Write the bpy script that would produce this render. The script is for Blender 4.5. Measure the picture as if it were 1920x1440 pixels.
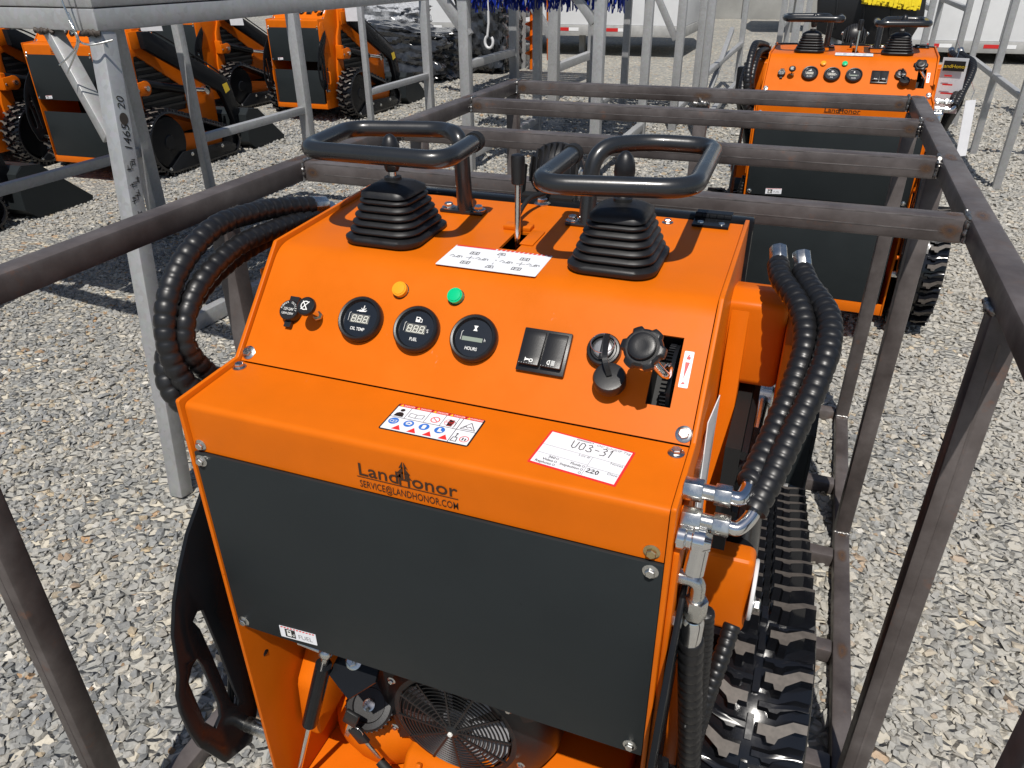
import bpy, bmesh, math, random
import numpy as np
from mathutils import Vector, Matrix, noise as mnoise

random.seed(7)
RNG = np.random.default_rng(11)
R = math.radians
PI = math.pi
scene = bpy.context.scene
for ob in list(bpy.data.objects):
    bpy.data.objects.remove(ob, do_unlink=True)
COL = scene.collection
# every height below is written relative to the bend of the console; the ground lies GZ metres lower
GZ = 1.13

# ------------------------------------------------------------------ camera
cam_d = bpy.data.cameras.new('camera')
cam = bpy.data.objects.new('camera', cam_d)
COL.objects.link(cam)
scene.camera = cam
yaw, pitch, roll = 0.3718, -0.5118, -0.0117
fw = Vector((-math.sin(yaw)*math.cos(pitch), math.cos(yaw)*math.cos(pitch), math.sin(pitch)))
rt = Vector((math.cos(yaw), math.sin(yaw), 0.0))
up = rt.cross(fw)
r2 = rt*math.cos(roll) + up*math.sin(roll)
u2 = up*math.cos(roll) - rt*math.sin(roll)
mw = Matrix((r2, u2, -fw)).transposed().to_4x4()
mw.translation = Vector((0.6879, -0.8471, 0.3498 + GZ))
cam.matrix_world = mw
cam_d.sensor_width = 36.0
cam_d.lens = 1404.92/1920*36.0
cam_d.clip_start = 0.02
cam_d.clip_end = 500

# ------------------------------------------------------------------ daylight
SUN = Vector((0.15, -0.56, 1.0)).normalized()
elev = math.asin(SUN.z)
world = bpy.data.worlds.new('World')
scene.world = world
world.use_nodes = True
wn = world.node_tree
sky = wn.nodes.new('ShaderNodeTexSky')
sky.sky_type = 'NISHITA'
sky.sun_disc = False
sky.sun_elevation = elev
sky.sun_rotation = math.atan2(SUN.x, SUN.y)
wn.links.new(sky.outputs[0], wn.nodes['Background'].inputs[0])
wn.nodes['Background'].inputs[1].default_value = 0.074
sun_d = bpy.data.lights.new('sun', 'SUN')
sun_d.energy = 4.6
sun_d.angle = R(0.5)
sun_d.color = (1.0, 0.955, 0.89)
sun_o = bpy.data.objects.new('sun', sun_d)
COL.objects.link(sun_o)
sun_o.rotation_euler = (-SUN).to_track_quat('-Z', 'Y').to_euler()
sun_o.location = (3, -8, 14)
scene.view_settings.view_transform = 'Standard'
scene.view_settings.look = 'None'
scene.view_settings.exposure = 0.0
scene.view_settings.gamma = 1.0
scene.view_settings.use_curve_mapping = False
scene.render.engine = 'CYCLES'
scene.cycles.max_bounces = 7
scene.cycles.diffuse_bounces = 3
scene.cycles.glossy_bounces = 4
scene.cycles.transmission_bounces = 2
scene.cycles.transparent_max_bounces = 4

# ------------------------------------------------------------------ materials
MATS = {}
def nodes_of(name):
    m = bpy.data.materials.new(name)
    m.use_nodes = True
    MATS[name] = m
    nt = m.node_tree
    return m, nt, nt.nodes['Principled BSDF']
def tex_noise(nt, scale, detail=4, rough=0.55, vec=None, stretch=None):
    n = nt.nodes.new('ShaderNodeTexNoise')
    n.inputs['Scale'].default_value = scale
    n.inputs['Detail'].default_value = detail
    n.inputs['Roughness'].default_value = rough
    tc = nt.nodes.new('ShaderNodeTexCoord')
    src = tc.outputs['Object']
    if stretch:
        mp = nt.nodes.new('ShaderNodeMapping')
        mp.inputs['Scale'].default_value = stretch
        nt.links.new(src, mp.inputs['Vector'])
        src = mp.outputs[0]
    nt.links.new(src, n.inputs['Vector'])
    return n
def ramp(nt, fac, stops):
    r = nt.nodes.new('ShaderNodeValToRGB')
    while len(r.color_ramp.elements) > 1:
        r.color_ramp.elements.remove(r.color_ramp.elements[0])
    r.color_ramp.elements[0].position = stops[0][0]
    c = stops[0][1]
    r.color_ramp.elements[0].color = (*c, 1)
    for p, c in stops[1:]:
        e = r.color_ramp.elements.new(p)
        e.color = (*c, 1)
    nt.links.new(fac, r.inputs[0])
    return r
def bump(nt, bsdf, fac, strength, dist=0.002):
    b = nt.nodes.new('ShaderNodeBump')
    b.inputs['Strength'].default_value = strength
    b.inputs['Distance'].default_value = dist
    nt.links.new(fac, b.inputs['Height'])
    nt.links.new(b.outputs[0], bsdf.inputs['Normal'])
    return b
def plain(name, col, rough=0.5, metal=0.0, coat=0.0, var=0.0, vscale=30, rvar=0.0, bmp=0.0, bscale=300, spec=None):
    m, nt, p = nodes_of(name)
    p.inputs['Base Color'].default_value = (*col, 1)
    p.inputs['Roughness'].default_value = rough
    p.inputs['Metallic'].default_value = metal
    if spec is not None:
        p.inputs['Specular IOR Level'].default_value = spec
    if coat:
        p.inputs['Coat Weight'].default_value = coat
        p.inputs['Coat Roughness'].default_value = 0.08
    if var or rvar:
        n = tex_noise(nt, vscale, 6, 0.65)
        if var:
            lo = tuple(max(0, c*(1-var)) for c in col)
            hi = tuple(min(1, c*(1+var)) for c in col)
            r = ramp(nt, n.outputs[0], [(0.3, lo), (0.7, hi)])
            nt.links.new(r.outputs[0], p.inputs['Base Color'])
        if rvar:
            mr = nt.nodes.new('ShaderNodeMapRange')
            mr.inputs['From Min'].default_value = 0.3
            mr.inputs['From Max'].default_value = 0.7
            mr.inputs['To Min'].default_value = max(0.02, rough-rvar)
            mr.inputs['To Max'].default_value = min(1, rough+rvar)
            nt.links.new(n.outputs[0], mr.inputs[0])
            nt.links.new(mr.outputs[0], p.inputs['Roughness'])
    if bmp:
        n2 = tex_noise(nt, bscale, 3, 0.5)
        bump(nt, p, n2.outputs[0], bmp, 0.001)
    return m

def make_paint(name, col, rough, scuff=0.55):
    """sprayed paint: faint mottling, orange peel, pale scuffs and dust specks"""
    m, nt, p = nodes_of(name)
    n = tex_noise(nt, 9, 5, 0.6)
    r = ramp(nt, n.outputs[0], [(0.3, tuple(c*0.93 for c in col)), (0.7, tuple(min(1, c*1.05) for c in col))])
    sc = tex_noise(nt, 55, 8, 0.8, stretch=(1, 0.35, 1))
    r2_ = ramp(nt, sc.outputs[0], [(0.64, (0, 0, 0)), (0.80, (1, 1, 1))])
    sc2 = tex_noise(nt, 6, 2, 0.5)
    r3 = ramp(nt, sc2.outputs[0], [(0.50, (0, 0, 0)), (0.66, (1, 1, 1))])
    mul = nt.nodes.new('ShaderNodeMath'); mul.operation = 'MULTIPLY'
    nt.links.new(r2_.outputs[0], mul.inputs[0]); nt.links.new(r3.outputs[0], mul.inputs[1])
    mul2 = nt.nodes.new('ShaderNodeMath'); mul2.operation = 'MULTIPLY'
    nt.links.new(mul.outputs[0], mul2.inputs[0]); mul2.inputs[1].default_value = scuff
    mx = nt.nodes.new('ShaderNodeMix'); mx.data_type = 'RGBA'
    nt.links.new(mul2.outputs[0], mx.inputs[0])
    nt.links.new(r.outputs[0], mx.inputs[6])
    mx.inputs[7].default_value = tuple(0.45*c+0.4 for c in col) + (1,)
    dk = tex_noise(nt, 160, 2, 0.4)
    r4 = ramp(nt, dk.outputs[0], [(0.80, (1, 1, 1)), (0.83, (0.45, 0.40, 0.36))])
    mm = nt.nodes.new('ShaderNodeMix'); mm.data_type = 'RGBA'; mm.blend_type = 'MULTIPLY'
    mm.inputs[0].default_value = 0.8
    nt.links.new(mx.outputs[2], mm.inputs[6]); nt.links.new(r4.outputs[0], mm.inputs[7])
    nt.links.new(mm.outputs[2], p.inputs['Base Color'])
    mr = nt.nodes.new('ShaderNodeMapRange')
    mr.inputs['From Min'].default_value = 0.3; mr.inputs['From Max'].default_value = 0.7
    mr.inputs['To Min'].default_value = rough-0.06; mr.inputs['To Max'].default_value = rough+0.1
    nt.links.new(n.outputs[0], mr.inputs[0]); nt.links.new(mr.outputs[0], p.inputs['Roughness'])
    p.inputs['Specular IOR Level'].default_value = 0.13
    op = tex_noise(nt, 420, 2, 0.5)
    bump(nt, p, op.outputs[0], 0.06, 0.0006)
    return m

make_paint('orange_paint', (0.620, 0.130, 0.0036), 0.38, 1.0)
make_paint('charcoal_paint', (0.020, 0.0240, 0.0258), 0.42, 0.10)
make_paint('black_paint', (0.010, 0.011, 0.013), 0.17, 0.10)
plain('handle_paint', (0.016, 0.0175, 0.0195), 0.30, coat=0.25, rvar=0.06, vscale=25, bmp=0.05, bscale=350)
plain('black_plastic', (0.010, 0.010, 0.011), 0.38, bmp=0.12, bscale=900)
plain('matte_black', (0.006, 0.006, 0.006), 0.65)
plain('boot_rubber', (0.008, 0.008, 0.009), 0.46, rvar=0.08, vscale=60, bmp=0.12, bscale=1200)
m, nt, p = nodes_of('hose_guard')
n = tex_noise(nt, 150, 3, 0.6)
r = ramp(nt, n.outputs[0], [(0.70, (0.009, 0.009, 0.010)), (0.76, (0.30, 0.30, 0.29))])
n2 = tex_noise(nt, 12, 4, 0.6)
r2_ = ramp(nt, n2.outputs[0], [(0.48, (0.0, 0.0, 0.0)), (0.66, (1, 1, 1))])
mx = nt.nodes.new('ShaderNodeMix'); mx.data_type = 'RGBA'
nt.links.new(r2_.outputs[0], mx.inputs[0]); mx.inputs[6].default_value = (0.009, 0.009, 0.010, 1); nt.links.new(r.outputs[0], mx.inputs[7])
nt.links.new(mx.outputs[2], p.inputs['Base Color'])
mr = nt.nodes.new('ShaderNodeMapRange'); mr.inputs['To Min'].default_value = 0.26; mr.inputs['To Max'].default_value = 0.52
nt.links.new(n2.outputs[0], mr.inputs[0]); nt.links.new(mr.outputs[0], p.inputs['Roughness'])
plain('track_rubber', (0.007, 0.0075, 0.0095), 0.17, rvar=0.05, vscale=45, bmp=0.06, bscale=90)
plain('lug_top', (0.090, 0.078, 0.068), 0.62, var=0.3, vscale=80)
plain('zinc', (0.62, 0.62, 0.60), 0.26, 1.0, rvar=0.08, vscale=90, var=0.08)
plain('chrome', (0.75, 0.75, 0.75), 0.12, 1.0)
plain('yellow_zinc', (0.62, 0.50, 0.28), 0.3, 1.0, var=0.15, vscale=80)
plain('gauge_face', (0.008, 0.011, 0.016), 0.25, coat=0.5)
plain('display_gray', (0.12, 0.12, 0.11), 0.3)
plain('lcd', (0.23, 0.27, 0.22), 0.25)
plain('white_print', (0.75, 0.75, 0.72), 0.5)
plain('digit_print', (0.62, 0.62, 0.54), 0.4)
plain('sticker_white', (0.76, 0.77, 0.80), 0.45, var=0.03, vscale=50)
plain('paper', (0.72, 0.72, 0.74), 0.6, var=0.06, vscale=20)
plain('red_print', (0.70, 0.03, 0.03), 0.45)
plain('blue_print', (0.03, 0.16, 0.55), 0.45)
plain('black_print', (0.012, 0.012, 0.012), 0.5)
plain('brown_print', (0.045, 0.016, 0.004), 0.5)
plain('gray_print', (0.20, 0.20, 0.21), 0.5)
plain('yellow_print', (0.80, 0.55, 0.03), 0.5)
plain('amber_lens', (0.85, 0.33, 0.01), 0.2, coat=0.6)
plain('green_lens', (0.0, 0.50, 0.20), 0.2, coat=0.6)
plain('fan_white', (0.62, 0.62, 0.63), 0.45)
plain('fan_gray', (0.26, 0.26, 0.27), 0.5)
plain('blue_bristle', (0.008, 0.03, 0.33), 0.55, var=0.4, vscale=60)
plain('yellow_bristle', (0.82, 0.62, 0.01), 0.5, var=0.15, vscale=60)
plain('cardboard', (0.33, 0.235, 0.13), 0.85, var=0.2, vscale=12)
plain('pallet_wood', (0.30, 0.22, 0.14), 0.85, var=0.35, vscale=25)
plain('black_film', (0.030, 0.032, 0.036), 0.20, bmp=0.7, bscale=26, coat=0.4, var=0.7, vscale=9)
plain('clear_film', (0.35, 0.36, 0.38), 0.2, bmp=0.6, bscale=60, var=0.5, vscale=30)
plain('trailer_white', (0.78, 0.79, 0.80), 0.4, var=0.05, vscale=3)
plain('trailer_gray', (0.36, 0.36, 0.35), 0.5, var=0.2, vscale=5)
plain('tape_red', (0.55, 0.02, 0.02), 0.4)
plain('concrete', (0.36, 0.36, 0.345), 0.85, var=0.18, vscale=1.2)
plain('blue_steel_edge', (0.05, 0.06, 0.08), 0.3)
plain('gray_channel', (0.22, 0.225, 0.24), 0.4, 0.4)
plain('burn', (0.05, 0.038, 0.03), 0.6)

# mill scale steel tubes
m, nt, p = nodes_of('mill_steel')
n = tex_noise(nt, 7, 8, 0.65, stretch=(1, 1, 1))
r = ramp(nt, n.outputs[0], [(0.28, (0.046, 0.036, 0.034)), (0.50, (0.100, 0.085, 0.081)), (0.74, (0.175, 0.155, 0.150))])
n2 = tex_noise(nt, 22, 6, 0.7)
r2_ = ramp(nt, n2.outputs[0], [(0.60, (0, 0, 0)), (0.74, (1, 1, 1))])
mx = nt.nodes.new('ShaderNodeMix'); mx.data_type = 'RGBA'
mt = nt.nodes.new('ShaderNodeMath'); mt.operation = 'MULTIPLY'; mt.inputs[1].default_value = 0.55
nt.links.new(r2_.outputs[0], mt.inputs[0])
nt.links.new(mt.outputs[0], mx.inputs[0]); nt.links.new(r.outputs[0], mx.inputs[6]); mx.inputs[7].default_value = (0.20, 0.085, 0.042, 1)
nt.links.new(mx.outputs[2], p.inputs['Base Color'])
p.inputs['Metallic'].default_value = 0.25
mr = nt.nodes.new('ShaderNodeMapRange'); mr.inputs['From Min'].default_value = 0.3; mr.inputs['From Max'].default_value = 0.7
mr.inputs['To Min'].default_value = 0.34; mr.inputs['To Max'].default_value = 0.58
nt.links.new(n2.outputs[0], mr.inputs[0]); nt.links.new(mr.outputs[0], p.inputs['Roughness'])
bump(nt, p, n2.outputs[0], 0.15, 0.002)

# galvanised tubes with spangle
m, nt, p = nodes_of('galvanised')
v = nt.nodes.new('ShaderNodeTexVoronoi'); v.inputs['Scale'].default_value = 70
tc = nt.nodes.new('ShaderNodeTexCoord'); nt.links.new(tc.outputs['Object'], v.inputs['Vector'])
n = tex_noise(nt, 5, 6, 0.6)
r = ramp(nt, n.outputs[0], [(0.3, (0.32, 0.34, 0.355)), (0.7, (0.39, 0.41, 0.425))])
mm = nt.nodes.new('ShaderNodeMix'); mm.data_type = 'RGBA'; mm.blend_type = 'OVERLAY'; mm.inputs[0].default_value = 0.10
nt.links.new(r.outputs[0], mm.inputs[6]); nt.links.new(v.outputs['Color'], mm.inputs[7])
hs = nt.nodes.new('ShaderNodeHueSaturation'); hs.inputs['Saturation'].default_value = 0.25
nt.links.new(mm.outputs[2], hs.inputs['Color']); nt.links.new(hs.outputs[0], p.inputs['Base Color'])
p.inputs['Metallic'].default_value = 0.35
p.inputs['Roughness'].default_value = 0.45

# gravel: loose stones and the bed between them
def stone_colours(nt, rnd):
    return ramp(nt, rnd, [(0.0, (0.180, 0.188, 0.192)), (0.17, (0.235, 0.240, 0.238)), (0.35, (0.290, 0.287, 0.270)),
                          (0.50, (0.345, 0.332, 0.300)), (0.62, (0.262, 0.268, 0.265)), (0.74, (0.395, 0.372, 0.322)),
                          (0.85, (0.300, 0.300, 0.290)), (0.930, (0.360, 0.295, 0.205)), (0.960, (0.300, 0.200, 0.120)), (0.977, (0.50, 0.485, 0.45))])
m, nt, p = nodes_of('gravel_stone')
gm = nt.nodes.new('ShaderNodeNewGeometry')
r = stone_colours(nt, gm.outputs['Random Per Island'])
r.color_ramp.interpolation = 'CONSTANT'
n = tex_noise(nt, 110, 5, 0.65)
rr = ramp(nt, n.outputs[0], [(0.3, (0.72, 0.72, 0.72)), (0.7, (1.22, 1.2, 1.18))])
mm = nt.nodes.new('ShaderNodeMix'); mm.data_type = 'RGBA'; mm.blend_type = 'MULTIPLY'; mm.inputs[0].default_value = 1
nt.links.new(r.outputs[0], mm.inputs[6]); nt.links.new(rr.outputs[0], mm.inputs[7])
def dusty(nt, src):
    # pale stone dust lies in patches, more of it on the trodden strip to the right
    tcx = nt.nodes.new('ShaderNodeTexCoord'); sx = nt.nodes.new('ShaderNodeSeparateXYZ'); nt.links.new(tcx.outputs['Object'], sx.inputs[0])
    mrx = nt.nodes.new('ShaderNodeMapRange'); mrx.inputs['From Min'].default_value = 0.2; mrx.inputs['From Max'].default_value = 1.6
    nt.links.new(sx.outputs[0], mrx.inputs[0])
    nd = tex_noise(nt, 2.2, 6, 0.7)
    sm = nt.nodes.new('ShaderNodeMath'); sm.operation = 'MULTIPLY_ADD'; sm.inputs[1].default_value = 0.22
    nt.links.new(mrx.outputs[0], sm.inputs[0]); nt.links.new(nd.outputs[0], sm.inputs[2])
    rd = ramp(nt, sm.outputs[0], [(0.44, (0, 0, 0)), (0.74, (0.58, 0.58, 0.58))])
    md = nt.nodes.new('ShaderNodeMix'); md.data_type = 'RGBA'
    nt.links.new(rd.outputs[0], md.inputs[0]); nt.links.new(src, md.inputs[6]); md.inputs[7].default_value = (0.46, 0.435, 0.38, 1)
    return md.outputs[2]
nt.links.new(dusty(nt, mm.outputs[2]), p.inputs['Base Color'])
p.inputs['Roughness'].default_value = 0.78
bump(nt, p, n.outputs[0], 0.35, 0.004)

m, nt, p = nodes_of('gravel_bed')
tc = nt.nodes.new('ShaderNodeTexCoord')
wob = nt.nodes.new('ShaderNodeTexNoise'); wob.inputs['Scale'].default_value = 20; wob.inputs['Detail'].default_value = 3
nt.links.new(tc.outputs['Object'], wob.inputs['Vector'])
mp = nt.nodes.new('ShaderNodeMix'); mp.data_type = 'RGBA'; mp.blend_type = 'ADD'; mp.inputs[0].default_value = 0.025
nt.links.new(tc.outputs['Object'], mp.inputs[6]); nt.links.new(wob.outputs['Color'], mp.inputs[7])
vo = nt.nodes.new('ShaderNodeTexVoronoi'); vo.inputs['Scale'].default_value = 30
ve = nt.nodes.new('ShaderNodeTexVoronoi'); ve.feature = 'DISTANCE_TO_EDGE'; ve.inputs['Scale'].default_value = 30
nt.links.new(mp.outputs[2], vo.inputs['Vector']); nt.links.new(mp.outputs[2], ve.inputs['Vector'])
sep = nt.nodes.new('ShaderNodeSeparateColor'); nt.links.new(vo.outputs['Color'], sep.inputs[0])
r = stone_colours(nt, sep.outputs[0])
r.color_ramp.interpolation = 'CONSTANT'
big = tex_noise(nt, 0.9, 5, 0.6)
rb = ramp(nt, big.outputs[0], [(0.32, (1.25, 1.23, 1.19)), (0.68, (1.55, 1.50, 1.38))])
mm = nt.nodes.new('ShaderNodeMix'); mm.data_type = 'RGBA'; mm.blend_type = 'MULTIPLY'; mm.inputs[0].default_value = 1
nt.links.new(r.outputs[0], mm.inputs[6]); nt.links.new(rb.outputs[0], mm.inputs[7])
nt.links.new(dusty(nt, mm.outputs[2]), p.inputs['Base Color'])
p.inputs['Roughness'].default_value = 0.85
rh = ramp(nt, ve.outputs['Distance'], [(0.0, (0, 0, 0)), (0.25, (1, 1, 1))])
sep2 = nt.nodes.new('ShaderNodeMath'); sep2.operation = 'MULTIPLY_ADD'
nt.links.new(sep.outputs[1], sep2.inputs[0]); sep2.inputs[1].default_value = 0.9; nt.links.new(rh.outputs[0], sep2.inputs[2])
bump(nt, p, sep2.outputs[0], 1.0, 0.014)

# ------------------------------------------------------------------ mesh building
def frame_mat(axis):
    a = Vector(axis).normalized()
    t = Vector((0, 0, 1)) if abs(a.z) < 0.9 else Vector((0, 1, 0))
    u = a.cross(t).normalized()
    return u, a.cross(u).normalized(), a

class Fr:
    """a flat surface: point (a, b) at height h above it"""
    def __init__(s, o, u, v):
        s.o = Vector(o); s.u = Vector(u).normalized(); s.v = Vector(v).normalized()
        s.n = s.u.cross(s.v).normalized()
    def P(s, a, b, h=0.0):
        return s.o + s.u*a + s.v*b + s.n*h
    def rot(s, a, b, deg):
        c, q = math.cos(R(deg)), math.sin(R(deg))
        f = Fr(s.P(a, b), s.u*c + s.v*q, s.v*c - s.u*q)
        return f

class G:
    def __init__(s):
        s.v = []; s.f = []; s.m = []
    def add(s, vs, fs, mi=0):
        o = len(s.v)
        s.v += [tuple(x) for x in vs]
        for f in fs:
            s.f.append(tuple(i+o for i in f)); s.m.append(mi)
        return s
    def box(s, c, size, rot=None, mi=0):
        c = Vector(c); h = Vector(size)/2
        vs = [Vector((x, y, z)) for x in (-h.x, h.x) for y in (-h.y, h.y) for z in (-h.z, h.z)]
        if rot is not None:
            vs = [rot @ q for q in vs]
        return s.add([q+c for q in vs], [(0,1,3,2),(4,6,7,5),(0,4,5,1),(2,3,7,6),(0,2,6,4),(1,5,7,3)], mi)
    def span(s, a, b, mi=0):
        a = Vector(a); b = Vector(b)
        return s.box((a+b)/2, [abs(q) for q in (b-a)], None, mi)
    def beam(s, p0, p1, w, h=None, upv=(0, 0, 1), mi=0):
        """rectangular tube from p0 to p1"""
        h = h or w
        p0 = Vector(p0); p1 = Vector(p1); a = (p1-p0).normalized()
        t = Vector(upv)
        if abs(a.dot(t)) > 0.95: t = Vector((0, 1, 0))
        u = a.cross(t).normalized()*w/2; q = u.cross(a).normalized()*h/2
        vs = []
        for p_ in (p0, p1):
            vs += [p_-u-q, p_+u-q, p_+u+q, p_-u+q]
        return s.add(vs, [(0,1,2,3),(7,6,5,4),(0,4,5,1),(1,5,6,2),(2,6,7,3),(3,7,4,0)], mi)
    def fbox(s, fr, a0, a1, b0, b1, h0, h1, mi=0):
        vs = [fr.P(a, b, h) for a in (a0, a1) for b in (b0, b1) for h in (h0, h1)]
        return s.add(vs, [(0,1,3,2),(4,6,7,5),(0,4,5,1),(2,3,7,6),(0,2,6,4),(1,5,7,3)], mi)
    def cyl(s, p0, p1, r, n=16, rb=None, mi=0, caps=True):
        rb = r if rb is None else rb
        p0 = Vector(p0); p1 = Vector(p1)
        u, w, a = frame_mat(p1-p0)
        vs = []
        for p_, rad in ((p0, r), (p1, rb)):
            for i in range(n):
                t = 2*PI*i/n
                vs.append(p_ + (u*math.cos(t) + w*math.sin(t))*rad)
        fs = [(i, (i+1) % n, n+(i+1) % n, n+i) for i in range(n)]
        if caps:
            fs += [tuple(range(n-1, -1, -1)), tuple(range(n, 2*n))]
        return s.add(vs, fs, mi)
    def lathe(s, o, axis, prof, n=24, mi=0, spokes=None, caps=True):
        """prof: (radius, height) along axis from o"""
        o = Vector(o); u, w, a = frame_mat(axis)
        vs = []; fs = []
        for (rad, h) in prof:
            for i in range(n):
                t = 2*PI*i/n
                k = spokes(t) if spokes else 1.0
                vs.append(o + a*h + (u*math.cos(t)+w*math.sin(t))*max(rad, 1e-5)*k)
        L = len(prof)
        for j in range(L-1):
            for i in range(n):
                fs.append((j*n+i, j*n+(i+1) % n, (j+1)*n+(i+1) % n, (j+1)*n+i))
        if caps:
            fs.append(tuple(range(n-1, -1, -1))); fs.append(tuple(range((L-1)*n, L*n)))
        return s.add(vs, fs, mi)
    def tube(s, path, r, n=12, closed=False, rads=None, mi=0):
        P = [Vector(q) for q in path]; L = len(P)
        vs = []; fs = []
        prev = None
        for i in range(L):
            if closed: d = (P[(i+1) % L]-P[i-1])
            else: d = P[min(i+1, L-1)]-P[max(i-1, 0)]
            d.normalize()
            if prev is None:
                u, w, _ = frame_mat(d)
            else:
                u = (prev - d*prev.dot(d)).normalized(); w = d.cross(u)
            prev = u
            rad = rads[i] if rads else r
            for k in range(n):
                t = 2*PI*k/n
                vs.append(P[i] + (u*math.cos(t)+w*math.sin(t))*rad)
        for i in range(L if closed else L-1):
            j = (i+1) % L
            for k in range(n):
                fs.append((i*n+k, i*n+(k+1) % n, j*n+(k+1) % n, j*n+k))
        if not closed:
            fs.append(tuple(range(n-1, -1, -1))); fs.append(tuple(range((L-1)*n, L*n)))
        return s.add(vs, fs, mi)
    def prism(s, poly, fn, t0, t1, holes=(), mi=0):
        """poly and holes are 2D outlines, fn(a, b, t) places them; t0..t1 is the thickness"""
        bm = bmesh.new()
        es = []
        for loop in [poly] + list(holes):
            vv = [bm.verts.new((a, b, 0)) for a, b in loop]
            es += [bm.edges.new((vv[i], vv[(i+1) % len(vv)])) for i in range(len(vv))]
        if holes:
            bmesh.ops.triangle_fill(bm, edges=es, use_beauty=True)
        else:
            bm.faces.new(list(bm.verts))
        bm.verts.index_update()
        base = [v.co.copy() for v in bm.verts]; N = len(base)
        tri = [[v.index for v in f.verts] for f in bm.faces]
        # outline direction
        vs = [fn(c.x, c.y, t0) for c in base] + [fn(c.x, c.y, t1) for c in base]
        fs = [tuple(f) for f in tri] + [tuple(N+i for i in reversed(f)) for f in tri]
        for e in bm.edges:
            if len(e.link_faces) == 1:
                a, b = e.verts[0].index, e.verts[1].index
                fs.append((a, b, N+b, N+a))
        bm.free()
        return s.add(vs, fs, mi)
    def fprism(s, fr, poly, h0, h1, holes=(), mi=0):
        return s.prism(poly, lambda a, b, t: fr.P(a, b, t), h0, h1, holes, mi)
    def flat(s, fr, poly, h, mi=0):
        return s.add([fr.P(a, b, h) for a, b in poly], [tuple(range(len(poly)))], mi)
    def stroke(s, fr, pts, w, h, closed=False, mi=0):
        """painted line of width w through 2D points"""
        n = len(pts)
        for i in range(n if closed else n-1):
            a = Vector(pts[i]); b = Vector(pts[(i+1) % n]); d = (b-a)
            if d.length < 1e-9: continue
            d.normalize(); q = Vector((-d.y, d.x))*w/2; e = d*w*0.45
            s.flat(fr, [tuple(a-q-e), tuple(b-q+e), tuple(b+q+e), tuple(a+q-e)], h + (i % 2)*2e-6, mi)
        return s
    def ring(s, fr, a, b, r0, r1, h, n=24, mi=0, t0=0, t1=2*PI):
        for i in range(n):
            x, y = t0+(t1-t0)*i/n, t0+(t1-t0)*(i+1)/n
            s.flat(fr, [(a+r0*math.cos(x), b+r0*math.sin(x)), (a+r1*math.cos(x), b+r1*math.sin(x)),
                        (a+r1*math.cos(y), b+r1*math.sin(y)), (a+r0*math.cos(y), b+r0*math.sin(y))], h, mi)
        return s
    def disc(s, fr, a, b, r_, h, n=20, mi=0):
        return s.flat(fr, [(a+r_*math.cos(2*PI*i/n), b+r_*math.sin(2*PI*i/n)) for i in range(n)], h, mi)
    def text(s, fr, a, b, txt, size, h, align='LEFT', sx=1.0, bold=0.0, shear=0.0, deg=0, mi=0):
        vs, fs = text_mesh(txt, align, bold, shear)
        f2 = fr.rot(a, b, deg) if deg else fr
        oa, ob_ = (0, 0) if deg else (a, b)
        return s.add([f2.P(oa+x*size*sx, ob_+y*size, h) for x, y in vs], fs, mi)
    def bolt(s, p_, nrm, r_=0.009, mi=0, hgt=None, flange=True):
        p_ = Vector(p_); a = Vector(nrm).normalized(); u, w, _ = frame_mat(a)
        hgt = hgt or r_*0.9
        if flange:
            s.lathe(p_, a, [(r_*1.55, 0), (r_*1.55, r_*0.15), (r_*1.1, r_*0.35)], 18, mi)
        t = random.random()*PI
        u2_ = u*math.cos(t)+w*math.sin(t); w2 = a.cross(u2_)
        vs = []; n = 6
        for (rad, hh) in ((r_, r_*0.2), (r_, hgt), (r_*0.84, hgt+r_*0.16)):
            for i in range(n):
                q = 2*PI*i/n
                vs.append(p_+a*hh+(u2_*math.cos(q)+w2*math.sin(q))*rad)
        fs = []
        for j in range(2):
            for i in range(n):
                fs.append((j*n+i, j*n+(i+1) % n, (j+1)*n+(i+1) % n, (j+1)*n+i))
        fs.append(tuple(range(2*n, 3*n)))
        return s.add(vs, fs, mi)
    def mesh(s, name, mats, smooth=35, bevel=0.0, seg=2):
        me = bpy.data.meshes.new(name)
        me.from_pydata([(x, y, z+GZ) for x, y, z in s.v], [], s.f)
        for mm_ in (mats if isinstance(mats, (list, tuple)) else [mats]):
            me.materials.append(MATS[mm_])
        if any(s.m):
            me.polygons.foreach_set('material_index', s.m)
        bm = bmesh.new(); bm.from_mesh(me)
        bmesh.ops.recalc_face_normals(bm, faces=bm.faces)
        if bevel:
            ed = [e for e in bm.edges if len(e.link_faces) == 2 and e.calc_face_angle(0) > R(30)]
            bmesh.ops.bevel(bm, geom=ed, offset=bevel, segments=seg, affect='EDGES', profile=0.5, clamp_overlap=True)
        bm.to_mesh(me); bm.free()
        if smooth:
            me.polygons.foreach_set('use_smooth', [True]*len(me.polygons))
            me.set_sharp_from_angle(angle=R(smooth))
        else:
            me.shade_flat()
        me.update()
        return me
    def obj(s, name, mats, parent=None, smooth=35, bevel=0.0, seg=2, lvl=0):
        o = bpy.data.objects.new(name, s.mesh(name, mats, smooth, bevel, seg))
        COL.objects.link(o)
        if parent is not None: o.parent = parent
        LVL[o.name] = lvl
        return o
LVL = {}
_TX = {}
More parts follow.
